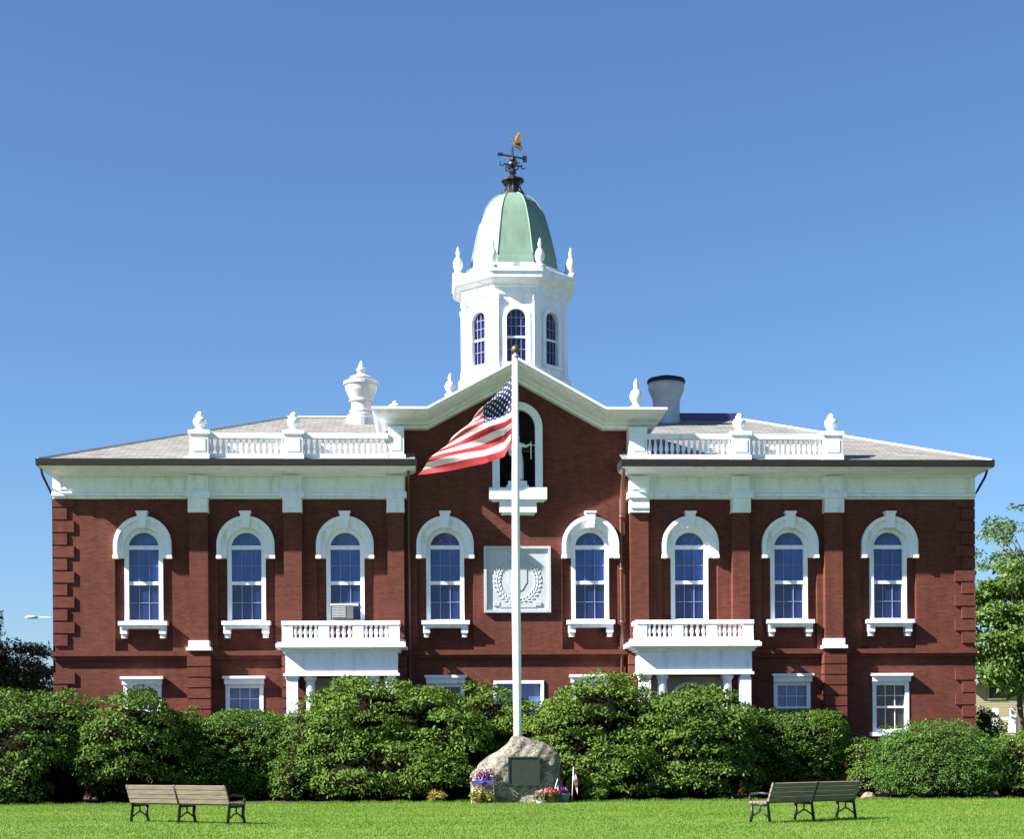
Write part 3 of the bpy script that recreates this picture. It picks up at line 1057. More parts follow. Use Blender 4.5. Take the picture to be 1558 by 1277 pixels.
# ------------------------------------------------------------------ porticos
def portico(e0, e1, c0, c1, b0, b1):
    yf = -1.6
    x0, x1 = PX(e0, 1000, yf), PX(e1, 1000, yf)
    k0, k1 = PX(c0, 985, -1.95), PX(c1, 985, -1.95)
    zb, zt = zc(1028, yf), zc(992, yf)
    m = MB()
    m.box(x0, x1, yf, -0.01, zb, zt)
    m.box(x0 - 0.07, x1 + 0.07, yf - 0.07, -0.011, zb + 0.0, zb + 0.1)
    ox = m.build('portico', M['white'], HALL)
    m = MB()
    m.box(x0 - 0.1, x1 + 0.1, yf - 0.1, -0.012, zt, zt + 0.09)
    m.box((x0 + k0) / 2, (x1 + k1) / 2, yf - 0.22, -0.013, zt + 0.09, zt + 0.16)
    m.box(k0, k1, yf - 0.36, -0.014, zt + 0.16, zt + 0.31)
    m.box(k0 + 0.06, k1 - 0.06, yf - 0.3, -0.015, zt + 0.31, zt + 0.36)
    m.build('cornice', M['white'], ox)
    # balustrade round the flat roof
    q0, q1 = PX(b0, 960, yf), PX(b1, 960, yf)
    zl = zt + 0.36
    zh = zc(944.5, yf)
    m = MB()
    for (u0, u1, w0, w1) in ((q0, q1, yf - 0.06, yf + 0.12), (q0, q0 + 0.18, yf + 0.12, -0.02), (q1 - 0.18, q1, yf + 0.12, -0.02)):
        m.box(u0, u1, w0, w1, zl, zl + 0.16)
        m.box(u0 - 0.02, u1 + 0.02, w0 - 0.02, w1, zh - 0.15, zh)
    span = q1 - q0
    h = zh - 0.15 - zl - 0.16
    for t in (0, 0.34, 0.66, 1.0):
        xm = q0 + 0.2 + (span - 0.4) * t
        m.box(xm - 0.2, xm + 0.2, yf - 0.05, yf + 0.11, zl + 0.16, zh - 0.15)
    for j in range(3):
        t0, t1 = (0, 0.34, 0.66)[j], (0.34, 0.66, 1.0)[j]
        a, c = q0 + 0.2 + (span - 0.4) * t0 + 0.2, q0 + 0.2 + (span - 0.4) * t1 - 0.2
        nb_ = max(3, int((c - a) / 0.185))
        for k in range(nb_):
            x = a + (k + 0.5) * (c - a) / nb_
            m.lathe([(0.06, 0), (0.06, h * 0.1), (0.045, h * 0.16), (0.08, h * 0.4), (0.07, h * 0.55), (0.04, h * 0.8), (0.06, h * 0.9), (0.06, h)], (x, yf + 0.03, zl + 0.16), 8)
    for xs_ in (q0 + 0.09, q1 - 0.09):
        for k in range(6):
            m.lathe([(0.06, 0), (0.045, h * 0.16), (0.08, h * 0.4), (0.04, h * 0.8), (0.06, h)], (xs_, yf + 0.3 + k * 0.2, zl + 0.16), 8)
    m.build('balustrade', M['white'], ox)
    # corner piers, inner columns, pedestals
    zf = zc(1090, yf)
    for s_, xc in ((1, x0), (-1, x1)):
        m = MB()
        a, c = xc + s_ * 0.03, xc + s_ * 0.45
        m.box(a, c, yf + 0.02, yf + 0.44, zf + 0.12, zb - 0.1)
        m.box(a - 0.04, c + 0.04, yf - 0.02, yf + 0.48, zb - 0.1, zb - 0.002)
        m.box(min(a, c) - 0.06, max(a, c) + 0.06, yf - 0.04, yf + 0.5, zf, zf + 0.12)
        o_ = m.build('pier', M['white'], ox)
        MB().box(min(a, c) - 0.03, max(a, c) + 0.03, yf - 0.01, yf + 0.47, 0, zf - 0.003).build('pedestal', M['brick_trim'], ox)
        m = MB()
        xm = xc + s_ * 0.9
        m.lathe([(0.25, 0), (0.25, 0.08), (0.2, 0.12), (0.19, 0.2), (0.165, zb - zf - 0.2), (0.2, zb - zf - 0.16), (0.24, zb - zf - 0.1), (0.24, zb - zf - 0.002)], (xm, yf + 0.24, zf), 16)
        m.build('column', M['white'], ox, False)
        MB().box(xm - 0.27, xm + 0.27, yf, yf + 0.48, 0, zf - 0.002).build('pedestal', M['brick_trim'], ox)
        m = MB()
        m.box(min(xc + s_ * 0.05, xc + s_ * 0.45), max(xc + s_ * 0.05, xc + s_ * 0.45), -0.25, -0.016, 0, zb - 0.003)
        m.build('wall_pilaster', M['white'], ox)
    m = MB()
    m.box(x0 + 0.1, x1 - 0.1, -0.12, -0.017, 0, zb - 0.004)
    m.build('porch_wall', M['porch_wall'], ox)
    m = MB()
    xm = (x0 + x1) / 2
    m.shape([arch(xm, 1.0, 3.35, 0.88), arch(xm, 1.05, 3.35, 0.74)], -0.22, -0.13)
    dj = m.build('door_surround', M['white'], ox)
    m = MB()
    m.shape([arch(xm, 1.0, 3.35, 0.76)], -0.16, -0.122)
    m.build('door', M['door'], ox)
    m = MB()
    m.box(x0 - 0.1, x1 + 0.1, yf - 0.1, -0.018, 0, 1.0)
    for k in range(5):
        m.box(x0 + 0.6, x1 - 0.6, yf - 0.1 - 0.3 * (k + 1), yf - 0.1 - 0.3 * k, 0, 0.85 - 0.17 * k)
    m.build('porch_floor', M['brick_trim'], ox)
    return ox


portico(434, 605, 419, 617, 429, 608)
portico(972, 1144, 957, 1159, 968, 1146)

# ------------------------------------------------------------------ cupola
TY = 6.5
tx = PX(781.5, 500, TY)
T = Vector((tx, TY, 0))
AP = 2.08                                   # drum half width across flats
OC = 1 / cos(pi / 8)


def octo(prof, m=None):
    m = m or MB()
    return m.lathe([(r * OC, z) for r, z in prof], (tx, TY, 0), 8, pi / 8)


face_w = 2 * AP * math.tan(pi / 8)
m = MB()
zw0, zw1, wr = 17.45, 19.68, 0.44            # window foot, crown, half width
zws = zw1 - wr
for k in range(8):
    a = k * pi / 4 - pi / 2
    mm = MB()
    hw = face_w / 2
    mm.shape([rect(-hw, hw, 13.5, 20.3), arch(0, zw0, zws, wr)], 0, 0.25)
    Rm = Matrix.Translation(T) @ Matrix.Rotation(a + pi / 2, 4, 'Z') @ Matrix.Translation((0, -AP, 0))
    m.add([Rm @ Vector(p) for p in mm.v], mm.f)
cup = m.build('cupola', M['white'], HALL)
octo([(0.2, 20.35), (AP - 0.3, 20.35), (AP - 0.3, 13.4), (0.2, 13.4)]).build('cupola_core', M['dark'], cup)
m = MB()
octo([(AP + 0.25, 13.4), (AP + 0.25, 16.9), (AP + 0.12, 17.0), (AP - 0.1, 17.0)], m)
m.build('cupola_base', M['white'], cup)
octo([(AP - 0.2, 20.22), (AP + 0.05, 20.22), (AP + 0.05, 20.5), (AP + 0.12, 20.55), (AP + 0.12, 20.62), (AP + 0.2, 20.68), (AP + 0.32, 20.74), (AP + 0.42, 20.82), (AP + 0.42, 21.02),
      (AP + 0.48, 21.06), (AP + 0.48, 21.16), (AP + 0.2, 21.3), (AP - 0.12, 21.34), (AP - 0.12, 21.55), (AP - 0.25, 21.58), (0.3, 21.6)]).build('cornice', M['white'], cup)
# window frames on each facet and corner strips on each arris
fm = MB()
fm.shape([arch(0, zw0 - 0.02, zws, wr + 0.12), arch(0, zw0 + 0.02, zws, wr - 0.05)], -0.06, 0.2)
gm = MB()
gm.box(-0.012, 0.012, 0.08, 0.139, zw0, zw1 - 0.02)
for dx in (-0.2, 0.2):
    gm.box(dx - 0.012, dx + 0.012, 0.081, 0.138, zw0, zws + 0.3)
for z in (18.0, 18.5, 18.95, 19.3):
    (fm if z == 18.5 else gm).box(-wr + 0.02, wr - 0.02, 0.09 if z != 18.5 else 0.05, 0.137, z - (0.012 if z != 18.5 else 0.04), z + (0.012 if z != 18.5 else 0.04))
fm.box(-wr - 0.15, wr + 0.15, -0.14, 0.1, zw0 - 0.14, zw0 - 0.02)
fm = fm.mesh('cupola_window', M['white'])
gm = gm.mesh('cupola_glazing_bars', M['bars'])
pm = MB()
pm.shape([arch(0, zw0 - 0.05, zws, wr + 0.02)], 0.14, 0.16)
pm = pm.mesh('cupola_pane', M['glass_navy'])
sm = MB()
sm.box(-0.17, 0.17, -0.07, 0.12, 17.0, 20.0)
sm.box(-0.2, 0.2, -0.1, 0.12, 20.0, 20.215)
sm.box(-0.2, 0.2, -0.1, 0.12, 16.98, 17.25)
sm = sm.mesh('corner_pilaster', M['white'])
fin = MB().lathe(finial_profile(1.25, 0.2), (0, 0, 0), 10)
fin.box(-0.17, 0.17, -0.17, 0.17, -0.12, 0.16)
fin = fin.mesh('finial', M['white'], True)
for k in range(8):
    a = k * pi / 4
    ca = Matrix.Rotation(a, 3, 'Z')
    w = link('window', fm, cup, T + ca @ Vector((0, -AP, 0)))
    w.rotation_euler = (0, 0, a)
    for nm_, me_ in (('pane', pm), ('glazing_bars', gm)):
        w = link(nm_, me_, cup, T + ca @ Vector((0, -AP, 0)))
        w.rotation_euler = (0, 0, a)
    cb = Matrix.Rotation(a + pi / 8, 3, 'Z')
    w = link('corner_pilaster', sm, cup, T + cb @ Vector((0, -AP * OC + 0.02, 0)))
    w.rotation_euler = (0, 0, a + pi / 8)
    w = link('finial', fin, cup, T + cb @ Vector((0, -(AP + 0.25) * OC, 0)) + Vector((0, 0, 21.2)))
    w.rotation_euler = (0, 0, a + pi / 8)
s_ = 2600 / 71.5
DP = [(405, 63.5), (400, 62.6), (390, 60.2), (370, 56), (350, 51), (335, 46.5), (322, 41), (312, 35), (304, 27.5), (299, 19), (297.5, 16)]
dome = octo([(66 / s_, 21.58), (65 / s_, 21.8)] + [(h / s_, zc(py, TY)) for py, h in DP] + [(0.02, zc(297, TY))])
dome.build('dome', M['copper'], cup)
# seams on the dome's eight arrises
m = MB()
for k in range(8):
    a = k * pi / 4 + pi / 8
    m.tube([(tx + h / s_ * OC * cos(a), TY + h / s_ * OC * sin(a), zc(py, TY)) for py, h in DP], 0.035, 0.03, 5)
m.build('dome_seam', M['copper'], cup, True)
zt = zc(297.5, TY)
m = MB()
m.lathe([(0.5, 0), (0.5, 0.08), (0.3, 0.12), (0.26, 0.16), (0.26, 0.5), (0.3, 0.54), (0.48, 0.58), (0.48, 0.66), (0.26, 0.7), (0.2, 0.78), (0.1, 0.86), (0.16, 0.98), (0.1, 1.1), (0.04, 1.16)], (tx, TY, zt), 12)
for k in range(8):
    a = k * pi / 4
    m.tube([(tx + 0.48 * cos(a), TY + 0.48 * sin(a), zt + 0.05), (tx + 0.3 * cos(a), TY + 0.3 * sin(a), zt + 0.35), (tx + 0.46 * cos(a), TY + 0.46 * sin(a), zt + 0.62)], 0.03, n=5)
m.build('spire_base', M['iron'], cup)
m = MB()
m.tube([(tx, TY, zt + 1.1), (tx, TY, zt + 2.05)], 0.05, 0.04, 6)
m.lathe([(0.03, -0.14), (0.17, -0.08), (0.2, 0), (0.17, 0.08), (0.03, 0.14)], (tx, TY, zt + 1.3), 10)
for k in range(4):
    a = k * pi / 2 + 0.4
    d = Vector((cos(a), sin(a), 0))
    c = Vector((tx, TY, zt + 1.28))
    m.tube([c, c + d * 0.42], 0.032, n=5)
    e = c + d * 0.5
    m.box(e.x - 0.09, e.x + 0.09, e.y - 0.015, e.y + 0.015, e.z - 0.1, e.z - 0.06)
    m.box(e.x - 0.09, e.x - 0.05, e.y - 0.015, e.y + 0.015, e.z - 0.06, e.z + 0.1)
    m.tube([c + Vector((0, 0, -0.15)), c + d * 0.2 + Vector((0, 0, -0.18)), c + d * 0.28 + Vector((0, 0, -0.05))], 0.03, n=4)
m.tube([(tx - 0.5, TY, zt + 1.72), (tx + 0.5, TY, zt + 1.55)], 0.04, n=5)
m.lathe([(0.02, -0.1), (0.12, -0.05), (0.14, 0), (0.12, 0.06), (0.02, 0.12)], (tx, TY, zt + 1.5), 8)
m.box(tx - 0.62, tx - 0.4, TY - 0.012, TY + 0.012, zt + 1.66, zt + 1.8)
m.box(tx + 0.42, tx + 0.6, TY - 0.012, TY + 0.012, zt + 1.4, zt + 1.68)
m.build('weather_vane', M['iron'], cup)
# gilded eagle: body, head, tail and two raised wings
eg = MB()
ec = Vector((tx + 0.12, TY, zt + 2.12))
eg.tube([ec + Vector((0.26, 0, -0.16)), ec + Vector((0.12, 0, -0.06)), ec, ec + Vector((-0.08, 0, 0.12)), ec + Vector((-0.14, 0, 0.2)), ec + Vector((-0.22, 0, 0.18))], 0.1, 0.03, 8)
for s_w in (-1, 1):
    pts = [(-0.06, 0.05, 0.06), (0.02, 0.18, 0.34), (0.14, 0.34, 0.42), (0.24, 0.36, 0.24), (0.2, 0.2, 0.06), (0.12, 0.05, 0.0)]
    a = [ec + Vector((p[0], p[1] * s_w, p[2])) for p in pts]
    b_ = [q + Vector((0.02, 0.03 * s_w, -0.02)) for q in a]
    eg.add(a + b_, [tuple(range(6)), tuple(range(11, 5, -1))] + [(i, (i + 1) % 6, 6 + (i + 1) % 6, 6 + i) for i in range(6)])
eg.build('eagle', M['gold'], cup)

# ------------------------------------------------------------------ statue in the niche
st = bpy.data.meshes.new('statue')
sv = [(0, 0, 0.02), (0, 0, 0.25), (0.02, 0, 0.6), (0.03, 0, 0.95), (0.01, 0, 1.15), (0, 0, 1.38), (0, 0, 1.53), (0, -0.02, 1.62), (0, -0.03, 1.72), (0, -0.02, 1.82),
      (0.2, 0, 1.42), (0.36, -0.04, 1.36), (0.52, -0.1, 1.46), (-0.2, 0, 1.42), (-0.29, -0.02, 1.15), (-0.2, -0.16, 0.98)]
sr = [0.3, 0.26, 0.24, 0.22, 0.17, 0.2, 0.08, 0.1, 0.125, 0.08, 0.1, 0.07, 0.045, 0.1, 0.075, 0.05]
se = [(0, 1), (1, 2), (2, 3), (3, 4), (4, 5), (5, 6), (6, 7), (7, 8), (8, 9), (5, 10), (10, 11), (11, 12), (5, 13), (13, 14), (14, 15)]
st.from_pydata(sv, se, [])
so_ = bpy.data.objects.new('tmp_statue', st)
COL.objects.link(so_)
sk = so_.modifiers.new('Skin', 'SKIN')
for k, r_ in enumerate(sr):
    st.skin_vertices[0].data[k].radius = (r_, r_ * 0.85)
st.skin_vertices[0].data[0].use_root = True
so_.modifiers.new('Sub', 'SUBSURF').levels = 2
dg = bpy.context.evaluated_depsgraph_get()
sme = bpy.data.meshes.new_from_object(so_.evaluated_get(dg))
bpy.data.objects.remove(so_)
for p in sme.vertices:                        # folds of the robe
    if p.co.z < 1.1 and p.co.x * p.co.x + p.co.y * p.co.y > 0.003:
        a = math.atan2(p.co.y, p.co.x)
        k = 1 + 0.07 * sin(9 * a + 2 * p.co.z)
        p.co.x *= k
        p.co.y *= k
sme.materials.clear()
sme.materials.append(M['stone'])
sme.polygons.foreach_set('use_smooth', [True] * len(sme.polygons))
STA = empty('statue', HALL.matrix_basis @ Vector((xN, 0.2, 11.6)), YAW)
tag(STA, 'white stone statue of a robed figure standing in the arched gable niche', 'statue')
body = link('body', sme, STA, (0, 0, 0.3))
m = MB()
m.box(-0.42, 0.42, -0.36, 0.36, 0, 0.14)
m.box(-0.36, 0.36, -0.3, 0.3, 0.14, 0.31)
m.build('statue_plinth', M['stone'], STA)
m = MB()
m.tube([(0.53, -0.12, 1.16), (0.53, -0.12, 1.84)], 0.02, n=6)
m.tube([(0.36, -0.12, 1.7), (0.7, -0.12, 1.7)], 0.018, n=6)
m.build('sword', M['stone'], STA)

# ------------------------------------------------------------------ flagpole and flag
FY = -10.0
fp = Wp(788, 1118, FY)
POLE = empty('flagpole', (fp.x, FY, 0))
tag(POLE, 'tall tapered white flagpole with gold ball rising behind the boulder', 'flagpole')
ztop = Wp(782, 545, FY).z
m = MB()
m.lathe([(0.2, 0), (0.2, 0.12), (0.125, 0.14), (0.125, 1.5), (0.12, 4), (0.105, 9), (0.085, ztop)], (0, 0, 0), 16)
m.build('shaft', M['pole'], POLE, True)
m = MB()
m.lathe([(0.085, 0), (0.11, 0.02), (0.11, 0.1), (0.05, 0.12), (0.05, 0.16)], (0, 0, ztop), 12)
m.build('truck', M['lead'], POLE, True)
m = MB()
m.lathe([(0.03, 0)] + [(0.13 * sin(pi * k / 10), 0.13 - 0.13 * cos(pi * k / 10)) for k in range(1, 10)] + [(0.01, 0.26)], (0, 0, ztop + 0.15), 14)
m.build('ball_finial', M['gold'], POLE, True)
m = MB()
m.tube([(-0.13, 0.02, 1.2), (-0.16, 0.03, 6), (-0.1, 0, ztop + 0.05)], 0.008, n=5)
m.tube([(-0.11, -0.06, 1.2), (-0.13, -0.08, 6), (-0.1, 0, ztop + 0.05)], 0.008, n=5)
m.build('halyard', M['pole'], POLE, True)

NU, NV = 90, 130
S = 2600 / 55.0
hoist_top = Wp(778, 573, FY)


FLY = ((0, 0.1, 0.4, 0.7, 1.0),
       ((778, 573), (768, 585), (734, 617), (724, 623), (716, 629)),
       ((778, 627), (767, 633), (735, 645), (704, 655), (674, 667)),
       ((776, 678), (766, 695), (735, 706), (690, 712), (633, 717)))


def along(u, row):
    for k in range(4):
        u0, u1 = FLY[0][k], FLY[0][k + 1]
        if u <= u1 + 1e-9:
            t = (u - u0) / (u1 - u0)
            a, b_ = row[k], row[k + 1]
            return a[0] + (b_[0] - a[0]) * t, a[1] + (b_[1] - a[1]) * t


fm_v, fm_uv = [], []
for i in range(NU + 1):
    u = i / NU
    q = [along(u, FLY[k]) for k in (1, 2, 3)]
    for j in range(NV + 1):
        v_ = j / NV
        w0 = (v_ - 0.54) * (v_ - 1) / 0.54
        w1 = v_ * (v_ - 1) / (0.54 * -0.46)
        w2 = v_ * (v_ - 0.54) / 0.46
        px = q[0][0] * w0 + q[1][0] * w1 + q[2][0] * w2
        py = q[0][1] * w0 + q[1][1] * w1 + q[2][1] * w2
        curl = max(0.0, (u - 0.3) / 0.7)
        dep = 0.5 * u + 1.4 * curl ** 1.3 * (1 - v_) + 0.25 * min(1, 3 * u) * sin(2 * pi * (2.3 * v_ + 0.9 * u) + 0.6) + 0.08 * u * sin(2 * pi * 5.1 * v_ + 4 * u)
        fm_v.append((hoist_top.x + (px - 778) / S, FY + dep, hoist_top.z - (py - 573) / S))
        fm_uv.append((u, v_))
ff = [(i * (NV + 1) + j, i * (NV + 1) + j + 1, (i + 1) * (NV + 1) + j + 1, (i + 1) * (NV + 1) + j) for i in range(NU) for j in range(NV)]
fme = bpy.data.meshes.new('flag')
org = Vector((hoist_top.x, FY, hoist_top.z))
fme.from_pydata([tuple(Vector(p) - org) for p in fm_v], [], ff)
uvl = fme.uv_layers.new(name='uv')
for lp in fme.loops:
    uvl.data[lp.index].uv = fm_uv[lp.vertex_index]
fme.materials.append(M['flag'])
fme.polygons.foreach_set('use_smooth', [True] * len(fme.polygons))
tag(link('flag', fme, None, org), 'large stars and stripes flag drooping from the white flagpole', 'flag')

# ------------------------------------------------------------------ memorial boulder
BY = -10.9
BO = [(717, 1226), (716, 1200), (720, 1180), (729, 1163), (745, 1150), (760, 1141), (772, 1130), (781, 1121), (790, 1119), (800, 1123), (812, 1127), (826, 1130), (838, 1136), (849, 1146),
      (854, 1160), (851, 1178), (854, 1195), (852, 1212), (850, 1226)]
pts = [Wp(a, b, BY) for a, b in BO]
bx = sum(p.x for p in pts) / len(pts)
bz = 0.9
out = [(p.x - bx, max(p.z, -0.05)) for p in pts]
# close the foot and resample the outline
dense = []
loop = out + [(out[-1][0] * 0.4, -0.05), (out[0][0] * 0.4, -0.05)]
for k in range(len(loop)):
    a, b_ = loop[k], loop[(k + 1) % len(loop)]
    for t in range(4):
        dense.append((a[0] + (b_[0] - a[0]) * t / 4, a[1] + (b_[1] - a[1]) * t / 4))
nd = len(dense)
NR = 14
bm_ = MB()


def nz(x, y, z):
    return (sin(3.1 * x + 1.7 * z + 0.4) * cos(2.7 * z - 1.9 * y) + 0.6 * sin(6.3 * x - 4.1 * z + 2 * y) + 0.4 * sin(11 * z + 7 * x + 5 * y) + 0.3 * cos(17 * x - 13 * z)) / 2.3


for side in (-1, 1):
    for j in range(NR + 1):
        r_ = sin(pi / 2 * j / NR)
        for (x, z) in dense:
            X, Z_ = x * r_, bz + (z - bz) * r_
            rr = r_ * sqrt((x * x + max(z - bz, 0) ** 2 + 1e-9) / (x * x + (z - bz) ** 2 + 1e-9))
            dpt = (1 - min(1, rr) ** 3.2) ** 0.6 * (0.55 if side < 0 else 0.7)
            n_ = 0.11 * nz(X, side * dpt, Z_) * min(1, (1 - r_) * 6 + 0.35)
            bm_.v.append((X + (0.05 * nz(Z_, X, 2) if r_ > 0.9 else 0), side * (dpt + n_ * (1 if r_ < 0.99 else 0)), Z_ + 0.03 * nz(X, 1, Z_)))
for sd in range(2):
    base = sd * (NR + 1) * nd
    for j in range(NR):
        for k in range(nd):
            k2 = (k + 1) % nd
            bm_.f.append((base + j * nd + k, base + j * nd + k2, base + (j + 1) * nd + k2, base + (j + 1) * nd + k))
BOULDER = empty('memorial_boulder', (bx, BY, 0))
tag(BOULDER, 'rough grey granite memorial boulder with dark square plaque below the flagpole', 'boulder')
ob = bm_.build('stone', M['rock'], BOULDER, False)
pl, ph = Wp(797.5, 1174, BY - 0.62), None
m = MB()
px0, px1 = Wp(773, 1174, BY - 0.6).x - bx, Wp(821, 1174, BY - 0.6).x - bx
pz0, pz1 = Wp(797, 1196, BY - 0.6).z, Wp(797, 1152, BY - 0.6).z
m.box(px0, px1, -0.66, -0.4, pz0, pz1)
pq = m.build('plaque', M['plaque'], BOULDER)
m = MB()
m.shape([rect(px0, px1, pz0, pz1), rect(px0 + 0.04, px1 - 0.04, pz0 + 0.04, pz1 - 0.04)], -0.69, -0.655)
m.build('plaque_rim', M['plaque'], pq)


# ------------------------------------------------------------------ foliage
def unit(a):
    return a / np.maximum(np.linalg.norm(a, axis=1, keepdims=True), 1e-9)


def leaf_quads(rg, C, Nn, L, Wd, flat=0.55, droop=0.25):
    n = len(C)
    Nn = unit(Nn)
    t = rg.normal(size=(n, 3))
    t = unit(t - (t * Nn).sum(1, keepdims=True) * Nn)
    a = unit(t * (1 - 0.25) + Nn * (rg.random((n, 1)) * 0.9 - 0.15) + np.array([0, 0, -droop]))
    nn = unit(Nn + rg.normal(size=(n, 3)) * flat)
    s = unit(np.cross(a, nn))
    l = L * (0.5 + 1.0 * rg.random((n, 1)) ** 1.3)
    w = Wd * (0.65 + 0.7 * rg.random((n, 1)))
    up = np.cross(s, a)
    V = np.empty((n, 4, 3))
    V[:, 0] = C
    V[:, 1] = C + a * l * 0.5 + s * w + up * l * 0.06
    V[:, 2] = C + a * l
    V[:, 3] = C + a * l * 0.5 - s * w + up * l * 0.06
    return V.reshape(-1, 3)


def sphere_pts(rg, n):
    return unit(rg.normal(size=(n, 3)))


def lobes_to_clumps(rg, lobes, cr, jit=0.25, zmin=0.12, gap=1.35):
    """clump centres, radii and outward directions spread over the lobes' skin"""
    Cc, Nc = [], []
    for (c, r) in lobes:
        c, r = np.array(c), np.array(r)
        area = 4 * pi * ((r[0] * r[1]) ** 1.6 / 3 + (r[0] * r[2]) ** 1.6 / 3 + (r[1] * r[2]) ** 1.6 / 3) ** (1 / 1.6)
        n = int(area / (cr * cr * gap)) + 4
        i = np.arange(n) + 0.5
        ph = np.arccos(1 - 2 * i / n)
        th = pi * (1 + 5 ** 0.5) * i + rg.random() * 6
        d = np.stack([np.cos(th) * np.sin(ph), np.sin(th) * np.sin(ph), np.cos(ph)], 1)
        d = unit(d + rg.normal(size=d.shape) * jit * cr / r.max())
        k = 1 + rg.normal(size=(n, 1)) * 0.11
        p = c + d * r * k
        Cc.append(p)
        Nc.append(unit(d / r))
    p, nrm = np.concatenate(Cc), np.concatenate(Nc)
    keep = p[:, 2] > zmin
    for (c, r) in lobes:
        q = (p - np.array(c)) / np.array(r)
        keep &= (np.linalg.norm(q, axis=1) > 0.86)
    return p[keep], nrm[keep]


def crown_leaves(rg, p, nrm, cr, dens, L, Wd, flat=0.55, droop=0.25, inner=0.35, pad=0.6):
    rad = cr * (0.7 + 0.6 * rg.random(len(p)))
    cnt = np.maximum(6, (dens * rad ** 2).astype(int))
    idx = np.repeat(np.arange(len(p)), cnt)
    d = sphere_pts(rg, len(idx))
    nn = nrm[idx]
    dt = (d * nn).sum(1, keepdims=True)
    d = np.where(dt < -0.35, d - 2 * dt * nn, d)
    d[:, 2] = np.where(d[:, 2] < -0.25, -d[:, 2], d[:, 2])
    sh = 1 - inner * rg.random((len(idx), 1)) ** 1.5
    C = p[idx] + d * (rad[idx][:, None] * sh) * np.array([1.12, 1.12, pad])
    return leaf_quads(rg, C, d + 0.35 * nn + np.array([0, 0, 0.35]), L, Wd, flat, droop)


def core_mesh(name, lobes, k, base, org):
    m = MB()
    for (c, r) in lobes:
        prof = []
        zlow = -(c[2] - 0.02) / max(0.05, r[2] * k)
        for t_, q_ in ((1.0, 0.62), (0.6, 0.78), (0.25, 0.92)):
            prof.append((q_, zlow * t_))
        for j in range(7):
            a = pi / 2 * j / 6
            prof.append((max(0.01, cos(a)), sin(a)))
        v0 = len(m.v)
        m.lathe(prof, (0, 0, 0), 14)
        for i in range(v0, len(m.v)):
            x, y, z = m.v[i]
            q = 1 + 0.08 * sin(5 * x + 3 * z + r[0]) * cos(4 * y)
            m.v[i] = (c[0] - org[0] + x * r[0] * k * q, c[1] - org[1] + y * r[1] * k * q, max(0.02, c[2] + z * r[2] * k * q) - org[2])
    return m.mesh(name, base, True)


def lob(px, py, rx_, rz_, Y, ry):
    c = Wp(px, py, Y)
    s = (65 + Y) / F
    return ((c.x, Y, c.z), (rx_ * s, ry, rz_ * s))


def shrub(name, lobes, mat, label, cat, seed, cr=0.42, dens=260, L=0.15, Wd=0.032, k=0.84, group=None, flat=0.55, droop=0.25, gap=1.35, pad=0.6, bare=0.0):
    rg = np.random.default_rng(seed)
    lobes = [(c_, tuple(max(q_ * 0.6, q_ - cr * 0.45) for q_ in r__)) for c_, r__ in lobes]
    p, nrm = lobes_to_clumps(rg, lobes, cr, gap=gap)
    if bare:
        # bare-legged gaps low down, in patches, showing the shade-coloured core
        zt = p[:, 2].max()
        pat = np.sin(p[:, 0] * 1.9 + seed) * np.cos(p[:, 2] * 2.6 + 0.7 * seed) + 0.5 * np.sin(p[:, 0] * 4.3 + p[:, 2] * 3.1 + seed)
        low = np.clip(1 - p[:, 2] / (zt * 0.72), 0, 1)
        k_ = pat + rg.normal(size=len(p)) * 0.35 > -1.15 + 2.0 * bare * low + 0.5 * bare * np.clip(nrm[:, 0], 0, 1) * (low > 0.05)
        p, nrm = p[k_], nrm[k_]
    V = crown_leaves(rg, p, nrm, cr, dens, L, Wd, flat, droop, pad=pad)
    c = lobes[0][0]
    org = np.array([sum(l[0][0] for l in lobes) / len(lobes), sum(l[0][1] for l in lobes) / len(lobes), 0.0])
    V = V[:]
    V[:, 2] = np.maximum(V[:, 2], 0.01)
    o = empty(name, tuple(org))
    tag(o, label, cat, group)
    link('foliage', np_mesh('foliage', V - org, 4, mat), o)
    link('shade_core', core_mesh('shade_core', lobes, k, M['core_shade'], org), o)  # solid filler for the twig mass, painted as dark as inner shade
    if bare:
        m = MB()
        for (c_, r_) in lobes:
            for _ in range(5):
                a, b_ = rg.random() * 6.28, 0.35 + 0.6 * rg.random()
                e = Vector((c_[0] + r_[0] * b_ * cos(a), c_[1] - abs(r_[1] * b_ * sin(a)) * 1.02, c_[2] + r_[2] * (rg.random() * 0.8 - 0.2))) - Vector(org)
                g_ = Vector((c_[0] + 0.25 * r_[0] * cos(a), c_[1] - 0.3 * r_[1], 0.0)) - Vector(org)
                md = (e + g_) / 2 + Vector((0.15 * cos(a * 3), -0.12, -0.1))
                m.tube([g_, md, e], 0.03, 0.01, 5)
        m.build('stems', M['bark'], o)
    return o


